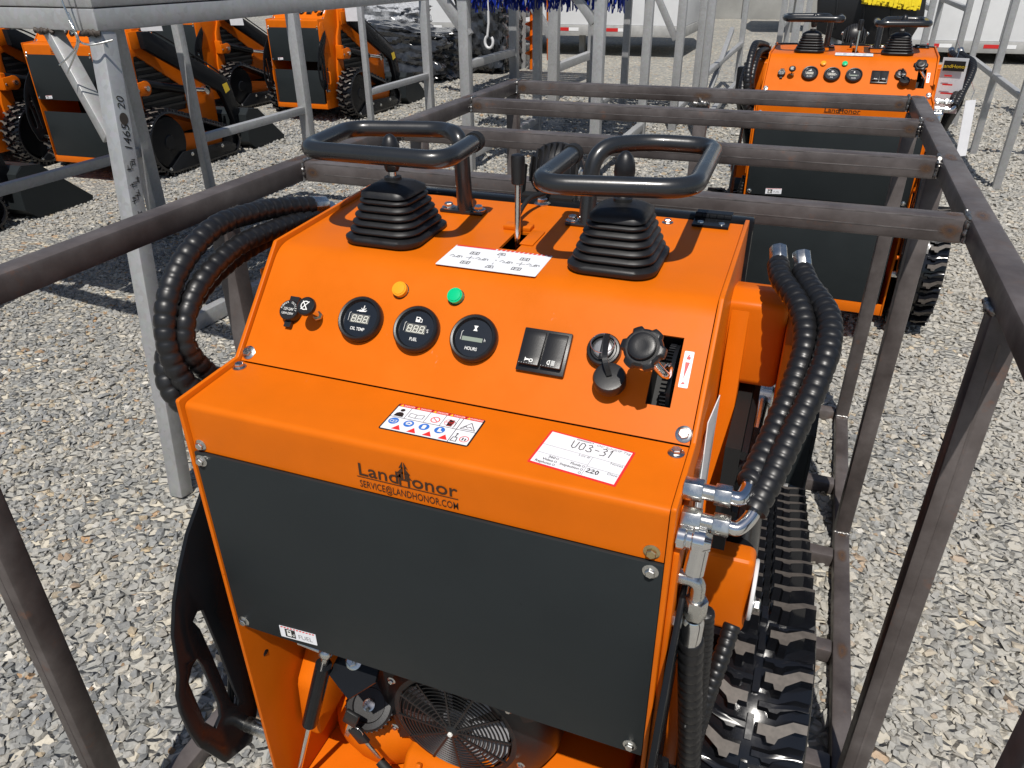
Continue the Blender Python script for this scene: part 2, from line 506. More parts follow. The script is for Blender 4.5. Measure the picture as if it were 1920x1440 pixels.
def text_mesh(txt, align, bold, shear):
    k = (txt, align, bold, shear)
    if k not in _TX:
        cu = bpy.data.curves.new('lettering', 'FONT')
        cu.body = txt; cu.align_x = align; cu.size = 1.0; cu.offset = bold; cu.shear = shear
        cu.resolution_u = 3
        o = bpy.data.objects.new('lettering', cu)
        COL.objects.link(o)
        dg = bpy.context.evaluated_depsgraph_get()
        me = bpy.data.meshes.new_from_object(o.evaluated_get(dg))
        _TX[k] = ([(v_.co.x, v_.co.y) for v_ in me.vertices], [tuple(q.vertices) for q in me.polygons])
        bpy.data.objects.remove(o, do_unlink=True); bpy.data.curves.remove(cu); bpy.data.meshes.remove(me)
    return _TX[k]

def thing(name, label, cat, loc=(0, 0, 0), rotz=0.0, group=None):
    o = bpy.data.objects.new(name, None)
    o.empty_display_size = 0.1
    COL.objects.link(o)
    o.location = loc; o.rotation_euler = (0, 0, rotz)
    tag(o, label, cat, group)
    return o
def tag(o, label, cat, group=None):
    o['label'] = label; o['category'] = cat
    if group: o['group'] = group
    return o
def kids(o):
    return [c for c in ALL_KIDS.get(o.name, [])]
ALL_KIDS = {}
def index_kids():
    ALL_KIDS.clear()
    for o in bpy.data.objects:
        if o.parent is not None: ALL_KIDS.setdefault(o.parent.name, []).append(o)
def copy_tree(o, parent=None, keep=lambda l: True):
    c = o.copy(); COL.objects.link(c); c.parent = parent
    for ch in kids(o):
        if keep(LVL.get(ch.name, 0)): copy_tree(ch, c, keep)
    return c

def catmull(P, n=10):
    P = [Vector(q) for q in P]; out = []
    Q = [P[0]*2-P[1]] + P + [P[-1]*2-P[-2]]
    for i in range(1, len(Q)-2):
        a, b, c, d = Q[i-1], Q[i], Q[i+1], Q[i+2]
        for k in range(n):
            t = k/n
            out.append(0.5*((2*b)+(c-a)*t+(2*a-5*b+4*c-d)*t*t+(3*b-a-3*c+d)*t**3))
    out.append(P[-1]); return out
def resample(P, step):
    out = [P[0]]; acc = 0
    for a, b in zip(P, P[1:]):
        d = (b-a).length
        while acc + d >= step:
            t = (step-acc)/d
            a = a + (b-a)*t; d = (b-a).length; acc = 0
            out.append(a)
        acc += d
    return out
def fillet(P, r_, n=6, closed=False):
    """round the corners of a 3D polyline"""
    P = [Vector(q) for q in P]; out = []
    N = len(P)
    for i in range(N):
        if not closed and i in (0, N-1): out.append(P[i]); continue
        a, b, c = P[i-1], P[i], P[(i+1) % N]
        d0 = (a-b); d1 = (c-b)
        k = min(r_, d0.length*0.48, d1.length*0.48)
        p0 = b+d0.normalized()*k; p1 = b+d1.normalized()*k
        for j in range(n+1):
            t = j/n
            out.append(p0*(1-t)**2 + b*2*t*(1-t) + p1*t*t)
    return out
def rsq(hw, hd, r_, n=6):
    pts = []
    for cx, cy, a0 in ((hw-r_, hd-r_, 0), (-(hw-r_), hd-r_, PI/2), (-(hw-r_), -(hd-r_), PI), (hw-r_, -(hd-r_), 1.5*PI)):
        for i in range(n+1):
            t = a0+PI/2*i/n
            pts.append((cx+r_*math.cos(t), cy+r_*math.sin(t)))
    return pts

# ------------------------------------------------------------------ the tracked loader
W = 0.62
pB, pC, pD, pE = (-0.2347, -0.1339), (-0.1214, -0.1281), (0.0, 0.0), (0.2675, 0.0140)
zA, zP = -0.204, -0.520
PANEL = Fr((0, pC[0], pC[1]), (1, 0, 0), (0, -pC[0], -pC[1]))
SHELF = Fr((0, pB[0], pB[1]), (1, 0, 0), (0, pC[0]-pB[0], pC[1]-pB[1]))
REAR = Fr((0, pB[0], 0), (1, 0, 0), (0, 0, 1))
TOP = Fr((0, 0, 0), (1, 0, 0), (0, pE[0], pE[1]))
LP = math.hypot(*pC); LT = math.hypot(*pE)

def sheet(profile, xs, skip=(), t=0.004):
    """folded sheet: profile [(y, z)], cut at xs, cells in skip are openings"""
    g = G(); n = len(profile)
    nrm = []
    for i in range(n):
        a = Vector(profile[max(i-1, 0)]); b = Vector(profile[min(i+1, n-1)]); d = (b-a).normalized()
        nrm.append(Vector((-d.y, d.x)))
    top = {}; bot = {}
    vs = []
    for i in range(n):
        for j, x in enumerate(xs):
            y, z = profile[i]
            top[i, j] = len(vs); vs.append((x, y, z))
            bot[i, j] = len(vs); vs.append((x, y-nrm[i].x*t, z-nrm[i].y*t))
    fs = []
    cells = {(i, j) for i in range(n-1) for j in range(len(xs)-1) if (i, j) not in skip}
    for (i, j) in cells:
        fs.append((top[i, j], top[i, j+1], top[i+1, j+1], top[i+1, j]))
        fs.append((bot[i, j], bot[i+1, j], bot[i+1, j+1], bot[i, j+1]))
        for (di, dj, e0, e1) in ((-1, 0, (i, j), (i, j+1)), (1, 0, (i+1, j), (i+1, j+1)), (0, -1, (i, j), (i+1, j)), (0, 1, (i, j+1), (i+1, j+1))):
            if (i+di, j+dj) not in cells:
                fs.append((top[e0], top[e1], bot[e1], bot[e0]))
    g.add(vs, fs)
    return g
def bend(a, b, c, k, n=5):
    a, b, c = Vector(a), Vector(b), Vector(c)
    p0 = b+(a-b).normalized()*k; p1 = b+(c-b).normalized()*k
    return [tuple(p0*(1-t)**2+b*2*t*(1-t)+p1*t*t) for t in [i/n for i in range(n+1)]]
def along(fr_pt, q):
    return q

def hose(path, r_=0.0165, pitch=0.0135, n=14, ends=(True, True)):
    P = resample(catmull(path, 14), pitch/6)
    rads = []; ph0 = 0.0
    for i in range(len(P)):
        ph = abs(math.sin(PI*i/6.0)); wv = mnoise.noise(P[i]*38)
        rads.append(r_*(0.87+0.13*ph**0.38)*(1+0.035*wv))
    g = G(); g.tube(P, r_, n, rads=rads)
    return g

def seven_seg(g, fr, a, b, w, h, hh, lw, dot=True):
    s = 0.12*h
    for pts in ([(0, 0), (w, 0)], [(0, h/2), (w, h/2)], [(0, h), (w, h)]):
        q = [(a+x+s*y/h*1.0, b+y) for x, y in pts]
        g.stroke(fr, [(q[0][0]+lw*.7, q[0][1]), (q[1][0]-lw*.7, q[1][1])], lw, hh)
    for x in (0, w):
        for y0, y1 in ((0, h/2), (h/2, h)):
            g.stroke(fr, [(a+x+s*y0/h, b+y0+lw*.7), (a+x+s*y1/h, b+y1-lw*.7)], lw, hh)
    if dot: g.disc(fr, a+w+lw*1.3, b, lw*.7, hh, 6)

def boot(c, name_parent, root):
    cx, cy, cz = c
    prof = [(0.0570, 0.0640, 0.0, .027), (0.0590, 0.0660, 0.004, .028), (0.0590, 0.0660, 0.008, .028), (0.0550, 0.0620, 0.0105, .027)]
    hw, hd, z = 0.0545, 0.0610, 0.0105
    for k in range(5):
        s = 1-0.066*k
        prof += [(hw*s*0.90, hd*s*0.90, z+0.0020, .026*s), (hw*s*0.985, hd*s*0.985, z+0.0042, .029*s), (hw*s, hd*s, z+0.0062, .03*s), (hw*s*0.985, hd*s*0.985, z+0.0080, .029*s)]
        z += 0.0098
    s = 1-0.066*5
    prof += [(hw*s*0.92, hd*s*0.92, z, .018), (hw*s*1.03, hd*s*1.03, z+0.0025, .018), (hw*s*1.0, hd*s*1.0, z+0.0085, .017), (hw*s*0.70, hd*s*0.70, z+0.0155, .014), (0.0165, 0.0165, z+0.0190, .016), (0.0120, 0.0120, z+0.0200, .0115), (0.0120, 0.0120, z+0.0240, .0115), (0.0080, 0.0080, z+0.0244, .0075)]
    g = G(); n = len(rsq(1, 1, .3)); vs = []; fs = []
    for (a, b, h, r_) in prof:
        vs += [(cx+x, cy+y, cz+h) for x, y in rsq(a, b, min(r_, a*.98, b*.98))]
    for j in range(len(prof)-1):
        for i in range(n):
            fs.append((j*n+i, j*n+(i+1) % n, (j+1)*n+(i+1) % n, (j+1)*n+i))
    fs.append(tuple(range((len(prof)-1)*n, len(prof)*n)))
    g.add(vs, fs)
    o = g.obj('joystick_boot', 'boot_rubber', root, 60)
    zt = cz+z+0.0215
    G().cyl((cx, cy, zt-0.004), (cx, cy, zt+0.022), 0.0062, 14).obj('stick', 'chrome', o)
    G().lathe((cx, cy, zt+0.010), (0, 0, 1), [(0.0085, 0), (0.0105, 0.004), (0.0125, 0.016), (0.0135, 0.026), (0.0125, 0.036), (0.009, 0.045), (0.0045, 0.0495), (0.0005, 0.051)], 20).obj('grip', 'black_plastic', o, 60)
    return o

def gauge(root, a, b, kind):
    fr = PANEL
    g = G(); o3 = fr.P(a, b, 0)
    g.lathe(o3, fr.n, [(0.0290, 0.0), (0.0310, 0.001), (0.0316, 0.007), (0.0310, 0.0115), (0.0290, 0.0135), (0.0265, 0.0128), (0.0250, 0.0085), (0.0245, 0.0075)], 40)
    gb = g.obj('gauge', 'black_plastic', root, 40)
    G().lathe(o3, fr.n, [(0.0246, 0.0055), (0.0246, 0.0080)], 36).obj('dial', 'gauge_face', gb)
    h = 0.0082
    if kind in ('oil', 'fuel'):
        G().fbox(fr, a-0.0145, a+0.0135, b-0.006, b+0.0065, 0.0078, h).obj('display', 'display_gray', gb, 0)
        g = G()
        for i in range(3):
            seven_seg(g, fr, a-0.0125+i*0.0087, b-0.0045, 0.0055, 0.0088, h+0.0003, 0.0012)
        g.obj('digits', 'digit_print', gb, 0, lvl=1)
    else:
        G().fbox(fr, a-0.0155, a+0.0125, b-0.0045, b+0.0010, 0.0078, h).obj('display', 'lcd', gb, 0)
    g = G(); hh = h+0.0003
    g.text(fr, a, b-0.0162, {'oil': 'OIL TEMP', 'fuel': 'FUEL', 'hours': 'HOURS'}[kind], 0.0062, hh, 'CENTER', 0.82, 0.01)
    if kind == 'oil':
        g.flat(fr, [(a-0.006, b+0.0115), (a-0.003, b+0.0128), (a+0.003, b+0.0118), (a+0.007, b+0.0128), (a+0.005, b+0.0105), (a-0.004, b+0.0098)], hh)
        g.stroke(fr, [(a+0.001, b+0.011), (a+0.0015, b+0.0185)], 0.0013, hh+.00001)
        g.stroke(fr, [(a-0.002, b+0.0148), (a+0.0012, b+0.012), (a+0.0045, b+0.0152)], 0.0010, hh+.00002)
        g.stroke(fr, [(a-0.0075, b+0.0105), (a-0.004, b+0.0118)], 0.0010, hh+.00001)
    elif kind == 'fuel':
        g.fprism(fr, [(a-0.0035, b+0.0095), (a+0.0025, b+0.0095), (a+0.0025, b+0.0165), (a-0.0035, b+0.0165)], hh-0.0001, hh, holes=[[(a-0.0022, b+0.0130), (a+0.0012, b+0.0130), (a+0.0012, b+0.0155), (a-0.0022, b+0.0155)]])
        g.stroke(fr, [(a+0.0025, b+0.0150), (a+0.0055, b+0.0135), (a+0.0055, b+0.0100), (a+0.0035, b+0.0100)], 0.0009, hh)
        g.text(fr, a+0.0150, b-0.003, '%', 0.007, hh, 'LEFT', 0.7)
    else:
        g.flat(fr, [(a-0.003, b+0.0165), (a+0.003, b+0.0165), (a+0.001, b+0.0130), (a+0.003, b+0.0095), (a-0.003, b+0.0095), (a-0.001, b+0.0130)], hh)
        g.text(fr, a+0.0145, b-0.003, 'h', 0.006, hh, 'LEFT', 0.8)
    g.stroke(fr, [(a-0.0172, b-0.004), (a-0.0172, b+0.0065), (a-0.0155, b+0.0078)], 0.0005, hh)
    g.obj('lettering', 'white_print', gb, 0)

def logo(root, mail=True):
    """the maker's name on the rear strip, as printed on the machine"""
    g = G(); h = 0.0009
    f = REAR
    x0, z0 = 0.2505, -0.1815
    lw = 0.0030
    g.text(f, x0, z0+0.0010, 'Land', 0.0250, h, 'LEFT', 1.17, 0.010)
    wl = max(v[0] for v in text_mesh('Land', 'LEFT', 0.010, 0)[0])*0.0250*1.17
    xh = x0+wl+0.0022
    # the tall H that stands in a fir tree
    g.stroke(f, [(xh, z0+0.0012), (xh, z0+0.0165)], lw, h)
    g.stroke(f, [(xh+0.0115, z0+0.0012), (xh+0.0115, z0+0.0165)], lw, h)
    g.stroke(f, [(xh, z0+0.0085), (xh+0.0115, z0+0.0085)], lw*.8, h+.00001)
    cxh = xh+0.0058
    for (zz, w_, hh_) in ((0.0100, 0.0110, 0.0105), (0.0175, 0.0088, 0.0098), (0.0245, 0.0062, 0.0098)):
        for sgn in (-1, 1):
            g.flat(f, [(cxh+sgn*0.0007, z0+zz+hh_), (cxh+sgn*w_, z0+zz-0.0005), (cxh+sgn*w_*0.55, z0+zz+0.0012), (cxh+sgn*0.0007, z0+zz-0.0015)], h+.00003*(1+sgn))
    xo = xh+0.0150
    g.text(f, xo, z0+0.0010, 'onor', 0.0250, h, 'LEFT', 1.17, 0.010)
    xe = xo+max(v[0] for v in text_mesh('onor', 'LEFT', 0.010, 0)[0])*0.0250*1.17
    g.stroke(f, [(x0-0.001, z0-0.0016), (xe, z0-0.0016)], 0.0011, h)
    if mail:
        vs, _ = text_mesh('SERVICE@LANDHONOR.COM', 'LEFT', 0.004, 0)
        wid = max(v[0] for v in vs)
        g.text(f, x0+0.001, z0-0.0165, 'SERVICE@LANDHONOR.COM', 0.0142, h, 'LEFT', (xe-x0-0.001)/(wid*0.0142), 0.004)
    return g.obj('maker_lettering', 'brown_print', root, 0, lvl=0 if mail else 3)

def track_loop():
    c1, r1 = Vector((0.13, -0.870)), 0.235
    c2, r2_ = Vector((0.87, -1.000)), 0.105
    d = c2-c1; L = d.length; ang = math.atan2(d.y, d.x)
    off = math.acos((r1-r2_)/L)
    aT = ang+off                                  # upper tangent direction
    pts = []
    a0, a1 = aT, 2*PI-PI/2                         # round the rear wheel
    for i in range(61):
        t = a0+(a1-a0)*i/60
        pts.append(c1+Vector((math.cos(t), math.sin(t)))*r1)
    a0, a1 = -PI/2, aT
    for i in range(41):
        t = a0+(a1-a0)*i/40
        pts.append(c2+Vector((math.cos(t), math.sin(t)))*r2_)
    return pts
def loop_at(pts, s):
    n = len(pts)
    for i in range(n):
        a, b = pts[i], pts[(i+1) % n]; d = (b-a).length
        if s <= d or i == n-1:
            t = (b-a).normalized(); return a+t*min(s, d), t
        s -= d
TRK = track_loop()
TLEN = sum((TRK[(i+1) % len(TRK)]-TRK[i]).length for i in range(len(TRK)))
NL = 38
# lug outlines (across, along): hooked bars like the chevrons of the rubber track
LUG_R = [(0.007, -0.010), (0.020, -0.010), (0.023, -0.021), (0.034, -0.021), (0.038, -0.009), (0.060, 0.012), (0.077, 0.013), (0.077, 0.031), (0.056, 0.030), (0.032, 0.012), (0.007, 0.011)]
LUG_R = [(a*1.08, b*0.86) for a, b in LUG_R]
LUG_L = [(-a, b) for a, b in reversed(LUG_R)]
def lug_mesh(poly, name):
    g = G(); hgt = 0.030; n = len(poly)
    ca = sum(p_[0] for p_ in poly)/n; cb = sum(p_[1] for p_ in poly)/n
    top = [(ca+(a-ca)*0.92, cb+(b-cb)*0.86) for a, b in poly]
    g.add([(a, b, -0.002-GZ) for a, b in poly] + [(a, b, hgt-GZ) for a, b in top],
          [(i, (i+1) % n, n+(i+1) % n, n+i) for i in range(n)])
    g.add([(a, b, hgt-GZ) for a, b in top], [tuple(range(n))], 1)
    return g.mesh(name, ['track_rubber', 'lug_top'], 30)
def lug_matrix(s, xc):
    p_, t = loop_at(TRK, s % TLEN)
    nrm = Vector((t.y, -t.x))
    # outward is away from the loop's inside
    cen = Vector((0.45, -0.93))
    if nrm.dot(p_-cen) < 0: nrm = -nrm
    X = Vector((1, 0, 0)); Y_ = Vector((0, t.x, t.y)); Z_ = Vector((0, nrm.x, nrm.y))
    if X.cross(Y_).dot(Z_) < 0: Y_ = -Y_
    mtx = Matrix((X, Y_, Z_)).transposed().to_4x4()
    mtx.translation = Vector((xc, p_.x, p_.y+GZ))
    return mtx

def build_track(root, x0, x1, single_lugs):
    g = G(); n = len(TRK); xc = (x0+x1)/2
    cen = [TRK[i] for i in range(n)]
    def inner(i, k):
        a, b = TRK[i-1], TRK[(i+1) % n]; t = (b-a).normalized(); nr = Vector((t.y, -t.x))
        if nr.dot(TRK[i]-Vector((0.45, -0.93))) < 0: nr = -nr
        return TRK[i]-nr*k
    rows = []
    for i in range(n):
        q = inner(i, 0.0); s = inner(i, 0.018)
        rows.append([(x0+.004, q.x, q.y), (x1-.004, q.x, q.y), (x1, inner(i, .006).x, inner(i, .006).y), (x1, s.x, s.y), (x0, s.x, s.y), (x0, inner(i, .006).x, inner(i, .006).y)])
    vs = [v_ for r_ in rows for v_ in r_]; fs = []
    for i in range(n):
        j = (i+1) % n
        for k in range(6):
            fs.append((i*6+k, i*6+(k+1) % 6, j*6+(k+1) % 6, j*6+k))
    g.add(vs, fs)
    # low pads between the lugs along the middle of the belt
    for k in range(NL):
        mtx = lug_matrix((k+0.5)*TLEN/NL*1.0, xc)
        for dx, sz in ((0, 0.0045), ):
            c = [mtx @ Vector((a, b, h)) for a in (-0.005, 0.005) for b in (-0.019, 0.019) for h in (-0.001, 0.009)]
            g.add([(q.x, q.y, q.z-GZ) for q in c], [(0,1,3,2),(4,6,7,5),(0,4,5,1),(2,3,7,6),(0,2,6,4),(1,5,7,3)])
    for k in range(NL):
        for poly, off in ((LUG_L, 0.5), (LUG_R, 0.0)):
            mtx = lug_matrix((k+off)*TLEN/NL, xc); nn = len(poly)
            lo = [mtx @ Vector((a, b*0.85, -0.001)) for a, b in poly]; hi = [mtx @ Vector((a*.95+.001, b*.45, 0.013)) for a, b in poly]
            g.add([(q.x, q.y, q.z-GZ) for q in lo+hi], [(i, (i+1) % nn, nn+(i+1) % nn, nn+i) for i in range(nn)] + [tuple(range(nn, 2*nn))])
    belt = g.obj('track', 'track_rubber', root, 62)
    ml, mr_ = lug_mesh(LUG_L, 'lug'), lug_mesh(LUG_R, 'lug')
    if single_lugs:
        for k in range(NL):
            for me, off in ((ml, 0.0), (mr_, 0.5)):
                o = bpy.data.objects.new('lug', me); COL.objects.link(o)
                o.matrix_local = lug_matrix((k+off)*TLEN/NL, xc); o.parent = belt
                LVL[o.name] = 1
    # the same lugs as one mesh, for machines further away
    g = G()
    for k in range(NL):
        for poly, off in ((LUG_L, 0.0), (LUG_R, 0.5)):
            mtx = lug_matrix((k+off)*TLEN/NL, xc); nn = len(poly)
            lo = [mtx @ Vector((a, b, -0.002)) for a, b in poly]; hi = [mtx @ Vector((a*.97, b*.9, 0.025)) for a, b in poly]
            g.add([(q.x, q.y, q.z-GZ) for q in lo+hi], [(i, (i+1) % nn, nn+(i+1) % nn, nn+i) for i in range(nn)])
            g.add([(q.x, q.y, q.z-GZ) for q in hi], [tuple(range(nn))], 1)
    g.obj('tread', ['track_rubber', 'lug_top'], belt, 30, lvl=2 if single_lugs else 0)
    # wheels and side frame
    s_out = 1 if xc > 0.3 else -1
    xo = (x1 if s_out > 0 else x0)
    g = G()
    g.lathe((xc-0.03, 0.13, -0.87), (1, 0, 0), [(0.03, -0.03), (0.19, -0.025), (0.205, 0), (0.205, 0.06), (0.19, 0.085), (0.06, 0.09), (0.05, 0.1)], 40, spokes=lambda t: 1.0)
    g.obj('drive_wheel', 'black_paint', root, 30)
    g = G(); g.lathe((xc-0.03, 0.87, -1.0), (1, 0, 0), [(0.02, -0.03), (0.085, -0.02), (0.085, 0.08), (0.02, 0.09)], 28)
    g.obj('idler_wheel', 'black_paint', root, 30)
    poly = [(-0.03, -1.085), (0.03, -1.085), (0.20, -0.985), (0.24, -0.965), (0.80, -0.985), (0.90, -1.03), (0.90, -1.07), (0.86, -1.09)]
    g = G(); g.prism(poly, lambda a, b, t: (t, a, b), xo-s_out*0.020, xo-s_out*0.004)
    sf = g.obj('track_frame', 'black_paint', root, 30, 0.002)
    g = G()
    for (yy, zz) in ((0.05, -1.065), (0.33, -1.0), (0.5, -1.04), (0.72, -1.01)):
        g.bolt((xo-s_out*0.004, yy, zz), (s_out, 0, 0), 0.010)
    g.obj('bolts', 'zinc', sf)
    g = G(); g.prism([(0.02, -0.80), (0.80, -0.90), (0.80, -1.0), (0.1, -1.0)], lambda a, b, t: (t, a, b), xc-s_out*0.03, xc+s_out*0.035)
    g.obj('track_beam', 'orange_paint', root, 30)
    return belt

def build_machine():
    root = thing('tracked_loader', 'nearest orange stand-on loader with two black joysticks, inside the brown steel frame', 'loader', group='orange tracked loaders')
    X3 = lambda a, b, t: (t, a, b)
    # ---- side plates of the console and engine bay
    prof = [(-0.2405, -0.985), (-0.2405, -0.129), (-0.2385, -0.1265), (-0.1235, -0.1215), (-0.003, 0.0062), (0.0, 0.0070), (0.272, 0.0205), (0.275, -0.30), (0.14, -0.985)]
    for x in (-0.006, W):
        G().prism(prof, X3, x, x+0.006).obj('side_plate', 'orange_paint', root, 30, 0.0012)
    # ---- sloping control panel folded over into the top plate, openings for throttle and lever
    uC = Vector((0, 0)) - Vector(pC); uC.normalize()
    pt = lambda s: (pC[0]+uC.x*s, pC[1]+uC.y*s)
    uT = Vector(pE).normalized(); pq = lambda s: (uT.x*s, uT.y*s)
    profile = [pt(0.0012), pt(0.0403), pt(0.1265)] + bend(pt(0.10), (0, 0), pq(0.1), 0.022) + [pq(0.080), pq(0.148), pq(LT)]
    xs = [0.0015, 0.309, 0.335, 0.5600, 0.5892, W-0.0015]
    skip = {(1, 3), (len(profile)-3, 1)}
    cp = sheet(profile, xs, skip).obj('control_panel', 'orange_paint', root, 40)
    # dark pockets behind the openings
    g = G(); g.fbox(PANEL, 0.556, 0.593, 0.036, 0.131, -0.060, -0.056)
    for a0, a1, b0, b1 in ((0.555, 0.5595, 0.036, 0.131), (0.590, 0.5945, 0.036, 0.131), (0.556, 0.593, 0.032, 0.0395), (0.556, 0.593, 0.1275, 0.132)):
        g.fbox(PANEL, a0, a1, b0, b1, -0.058, -0.0045)
    G().fbox(TOP, 0.300, 0.345, 0.07, 0.158, -0.060, -0.056).obj('pocket', 'matte_black', cp, 0, lvl=1)
    g.obj('pocket', 'matte_black', cp, 0, lvl=1)
    # ---- shelf and upper rear strip
    profile = [(-0.2347, zA+0.0005), (-0.2347, -0.16)] + bend((-0.2347, -0.2), pB, pC, 0.009) + [(-0.18, -0.1311), (-0.1225, -0.1285)]
    sheet(profile, [0.0015, W-0.0015]).obj('rear_cover', 'orange_paint', root, 40)
    # ---- black rear panels
    up_ = G().span((0.003, -0.2400, zP), (W-0.0005, -0.2352, zA)).obj('upper_panel', 'charcoal_paint', root, 30, 0.0008)
    lo = G().span((0.02, -0.2400, -0.935), (W-0.02, -0.2352, -0.605)).obj('lower_panel', 'charcoal_paint', root, 30, 0.001, lvl=4)
    G().span((0.0015, -0.2385, -0.985), (W-0.0015, -0.2300, -0.937)).obj('bottom_bar', 'orange_paint', root, 30, 0.001)
    # ---- engine bay
    g = G(); g.span((0.001, -0.22, -0.984), (W-0.001, 0.13, -0.975))
    g.obj('bay_floor', 'orange_paint', root, 30)
    G().span((0.005, 0.115, -0.975), (W-0.005, 0.125, -0.02)).obj('bulkhead', 'matte_black', root, 0)
    fc = Vector((0.297, -0.125, -0.760))
    g = G(); g.lathe(fc, (0, 1, 0), [(0.103, -0.004), (0.112, -0.004), (0.120, 0.004), (0.140, 0.010), (0.162, 0.025), (0.172, 0.05), (0.172, 0.20)], 48, caps=False)
    g.fprism(Fr((0, -0.118, 0), (1, 0, 0), (0, 0, 1)), [(0.155, -0.53), (0.50, -0.53), (0.47, -0.66), (0.43, -0.70), (0.18, -0.86), (0.165, -0.75)], -0.004, 0.0)
    sh = g.obj('fan_shroud', 'black_plastic', root, 35, lvl=1)
    F = Fr(fc + Vector((0, -0.006, 0)), (1, 0, 0), (0, 0, 1))
    g = G()
    for k in range(13):
        r_ = 0.013+0.0072*k
        g.tube([F.P(r_*math.cos(2*PI*i/40), r_*math.sin(2*PI*i/40), 0.0018*(1-(r_/0.11)**2)*4) for i in range(40)], 0.0015, 5, closed=True)
    for k in range(12):
        t = 2*PI*k/12+0.1
        g.beam(F.P(0.012*math.cos(t), 0.012*math.sin(t), 0.008), F.P(0.104*math.cos(t), 0.104*math.sin(t), 0.002), 0.0036, 0.003, upv=(0, 1, 0))
    g.lathe(F.P(0, 0, 0.003), F.n, [(0.013, 0), (0.013, 0.006), (0.009, 0.009)], 20)
    g.obj('fan_guard', 'black_plastic', sh, 40)
    g = G()
    for k in range(8):
        t = 2*PI*k/8
        for j in range(4):
            a0 = t+j*0.13; a1 = a0+0.13; h0 = -0.003-j*0.003
            g.add([F.P(0.032*math.cos(a0), 0.032*math.sin(a0), h0), F.P(0.098*math.cos(a0), 0.098*math.sin(a0), h0), F.P(0.098*math.cos(a1), 0.098*math.sin(a1), h0-0.004), F.P(0.032*math.cos(a1), 0.032*math.sin(a1), h0-0.004)], [(0, 1, 2, 3)])
    g.lathe(F.P(0, 0, -0.03), F.n, [(0.034, 0), (0.034, 0.012), (0.02, 0.02)], 24)
    g.obj('fan', 'fan_gray', sh, 40)
    G().bolt(F.P(0, 0, 0.012), F.n, 0.0045, flange=False).obj('bolt', 'white_print', sh)
    for (a, b) in ((-0.113, 0.062), (0.098, 0.085), (0.118, -0.045), (-0.118, -0.06), (0.02, 0.152), (0.16, 0.14)):
        G().bolt(F.P(a, b, -0.004), F.n, 0.0048).obj('bolt', 'zinc', sh, lvl=1)
    # fuel tank, filler cap, keys' lock
    g = G(); g.lathe((0.115, -0.02, -0.93), (0, 0, 1), [(0.02, -0.03), (0.10, -0.03), (0.115, 0.01), (0.112, 0.05), (0.09, 0.085), (0.05, 0.10), (0.02, 0.102)], 28)
    g.obj('fuel_tank', 'orange_paint', root, 50, lvl=1)
    g = G(); g.prism([(-0.17, -0.86), (0.09, -0.80), (0.09, -0.62), (-0.06, -0.62), (-0.16, -0.74)], X3, 0.006, 0.05)
    g.prism([(-0.205, -0.95), (0.09, -0.95), (0.09, -0.86), (-0.14, -0.86)], X3, 0.20, 0.58)
    ec = g.obj('engine_cover', 'orange_paint', root, 40, 0.012, lvl=1)
    for k in range(7):
        G().box((0.235+k*0.05, -0.175, -0.895), (0.010, 0.012, 0.085), rot=Matrix.Rotation(R(-36), 3, 'X')).obj('rib', 'orange_paint', ec, 30, 0.003, lvl=1)
    G().tube(catmull([(0.16, -0.16, -0.88), (0.19, -0.17, -0.90), (0.22, -0.19, -0.945), (0.26, -0.2, -0.965)], 6), 0.009, 10).obj('fuel_line', 'matte_black', root, 60, lvl=1)

    ca = Vector((0.10, -0.62, 0.78)).normalized(); cc = Vector((0.128, -0.115, -0.80))
    g = G(); g.lathe(cc-ca*0.03, ca, [(0.038, 0), (0.038, 0.03), (0.043, 0.031), (0.0435, 0.046), (0.040, 0.050), (0.030, 0.0505), (0.028, 0.047), (0.012, 0.047)], 36, spokes=None)
    fcap = g.obj('fuel_cap', 'black_plastic', root, 35, lvl=1)
    g = G()
    for k in range(30):
        t = 2*PI*k/30; u, w, _ = frame_mat(ca)
        q = cc+ca*0.008+(u*math.cos(t)+w*math.sin(t))*0.0435
        g.box(q, (0.003, 0.003, 0.014), rot=ca.to_track_quat('Z', 'Y').to_matrix())
    g.obj('grip_ribs', 'black_plastic', fcap, 0)
    G().lathe(cc+ca*0.0175, ca, [(0.011, 0), (0.011, 0.003), (0.008, 0.004)], 20).obj('lock_core', 'zinc', fcap)
    # gas strut
    p0, p1, p2 = Vector((0.122, -0.200, -0.578)), Vector((0.064, -0.205, -0.765)), Vector((0.012, -0.21, -0.935))
    st = G().cyl(p0+(p1-p0)*0.15, p1, 0.0130, 20).obj('gas_strut', 'black_paint', root, 40, lvl=1)
    G().cyl(p1, p2, 0.0052, 14).obj('rod', 'chrome', st)
    g = G(); g.lathe(p0-Vector((0.012, 0, 0)), (1, 0, 0), [(0.003, 0), (0.009, 0.004), (0.0105, 0.011), (0.009, 0.018), (0.003, 0.022)], 16); g.cyl(p0, p0+(p1-p0)*0.17, 0.006, 14); g.cyl(p0+Vector((-0.05, 0.0, 0.004)), p0, 0.004, 10)
    g.obj('ball_joint', 'zinc', st, 45)
    # engine mount
    g = G(); mnt = Fr((0.155, -0.175, -0.61), (1, 0, 0.0), (0, 0.75, 0.65))
    g.fprism(mnt, [(-0.035, -0.03), (0.01, -0.055), (0.045, -0.02), (0.04, 0.05), (-0.02, 0.05)], 0, 0.006)
    g.lathe(mnt.P(0, -0.005, -0.03), mnt.n, [(0.025, 0), (0.03, 0.01), (0.03, 0.03)], 20)
    mo = g.obj('engine_mount', 'black_paint', root, 35, lvl=1)
    g = G(); g.bolt(mnt.P(0, 0, 0.006), mnt.n, 0.009); g.cyl(mnt.P(0, 0, 0.006), mnt.P(0, 0, 0.022), 0.0048, 12); g.obj('bolt', 'zinc', mo)
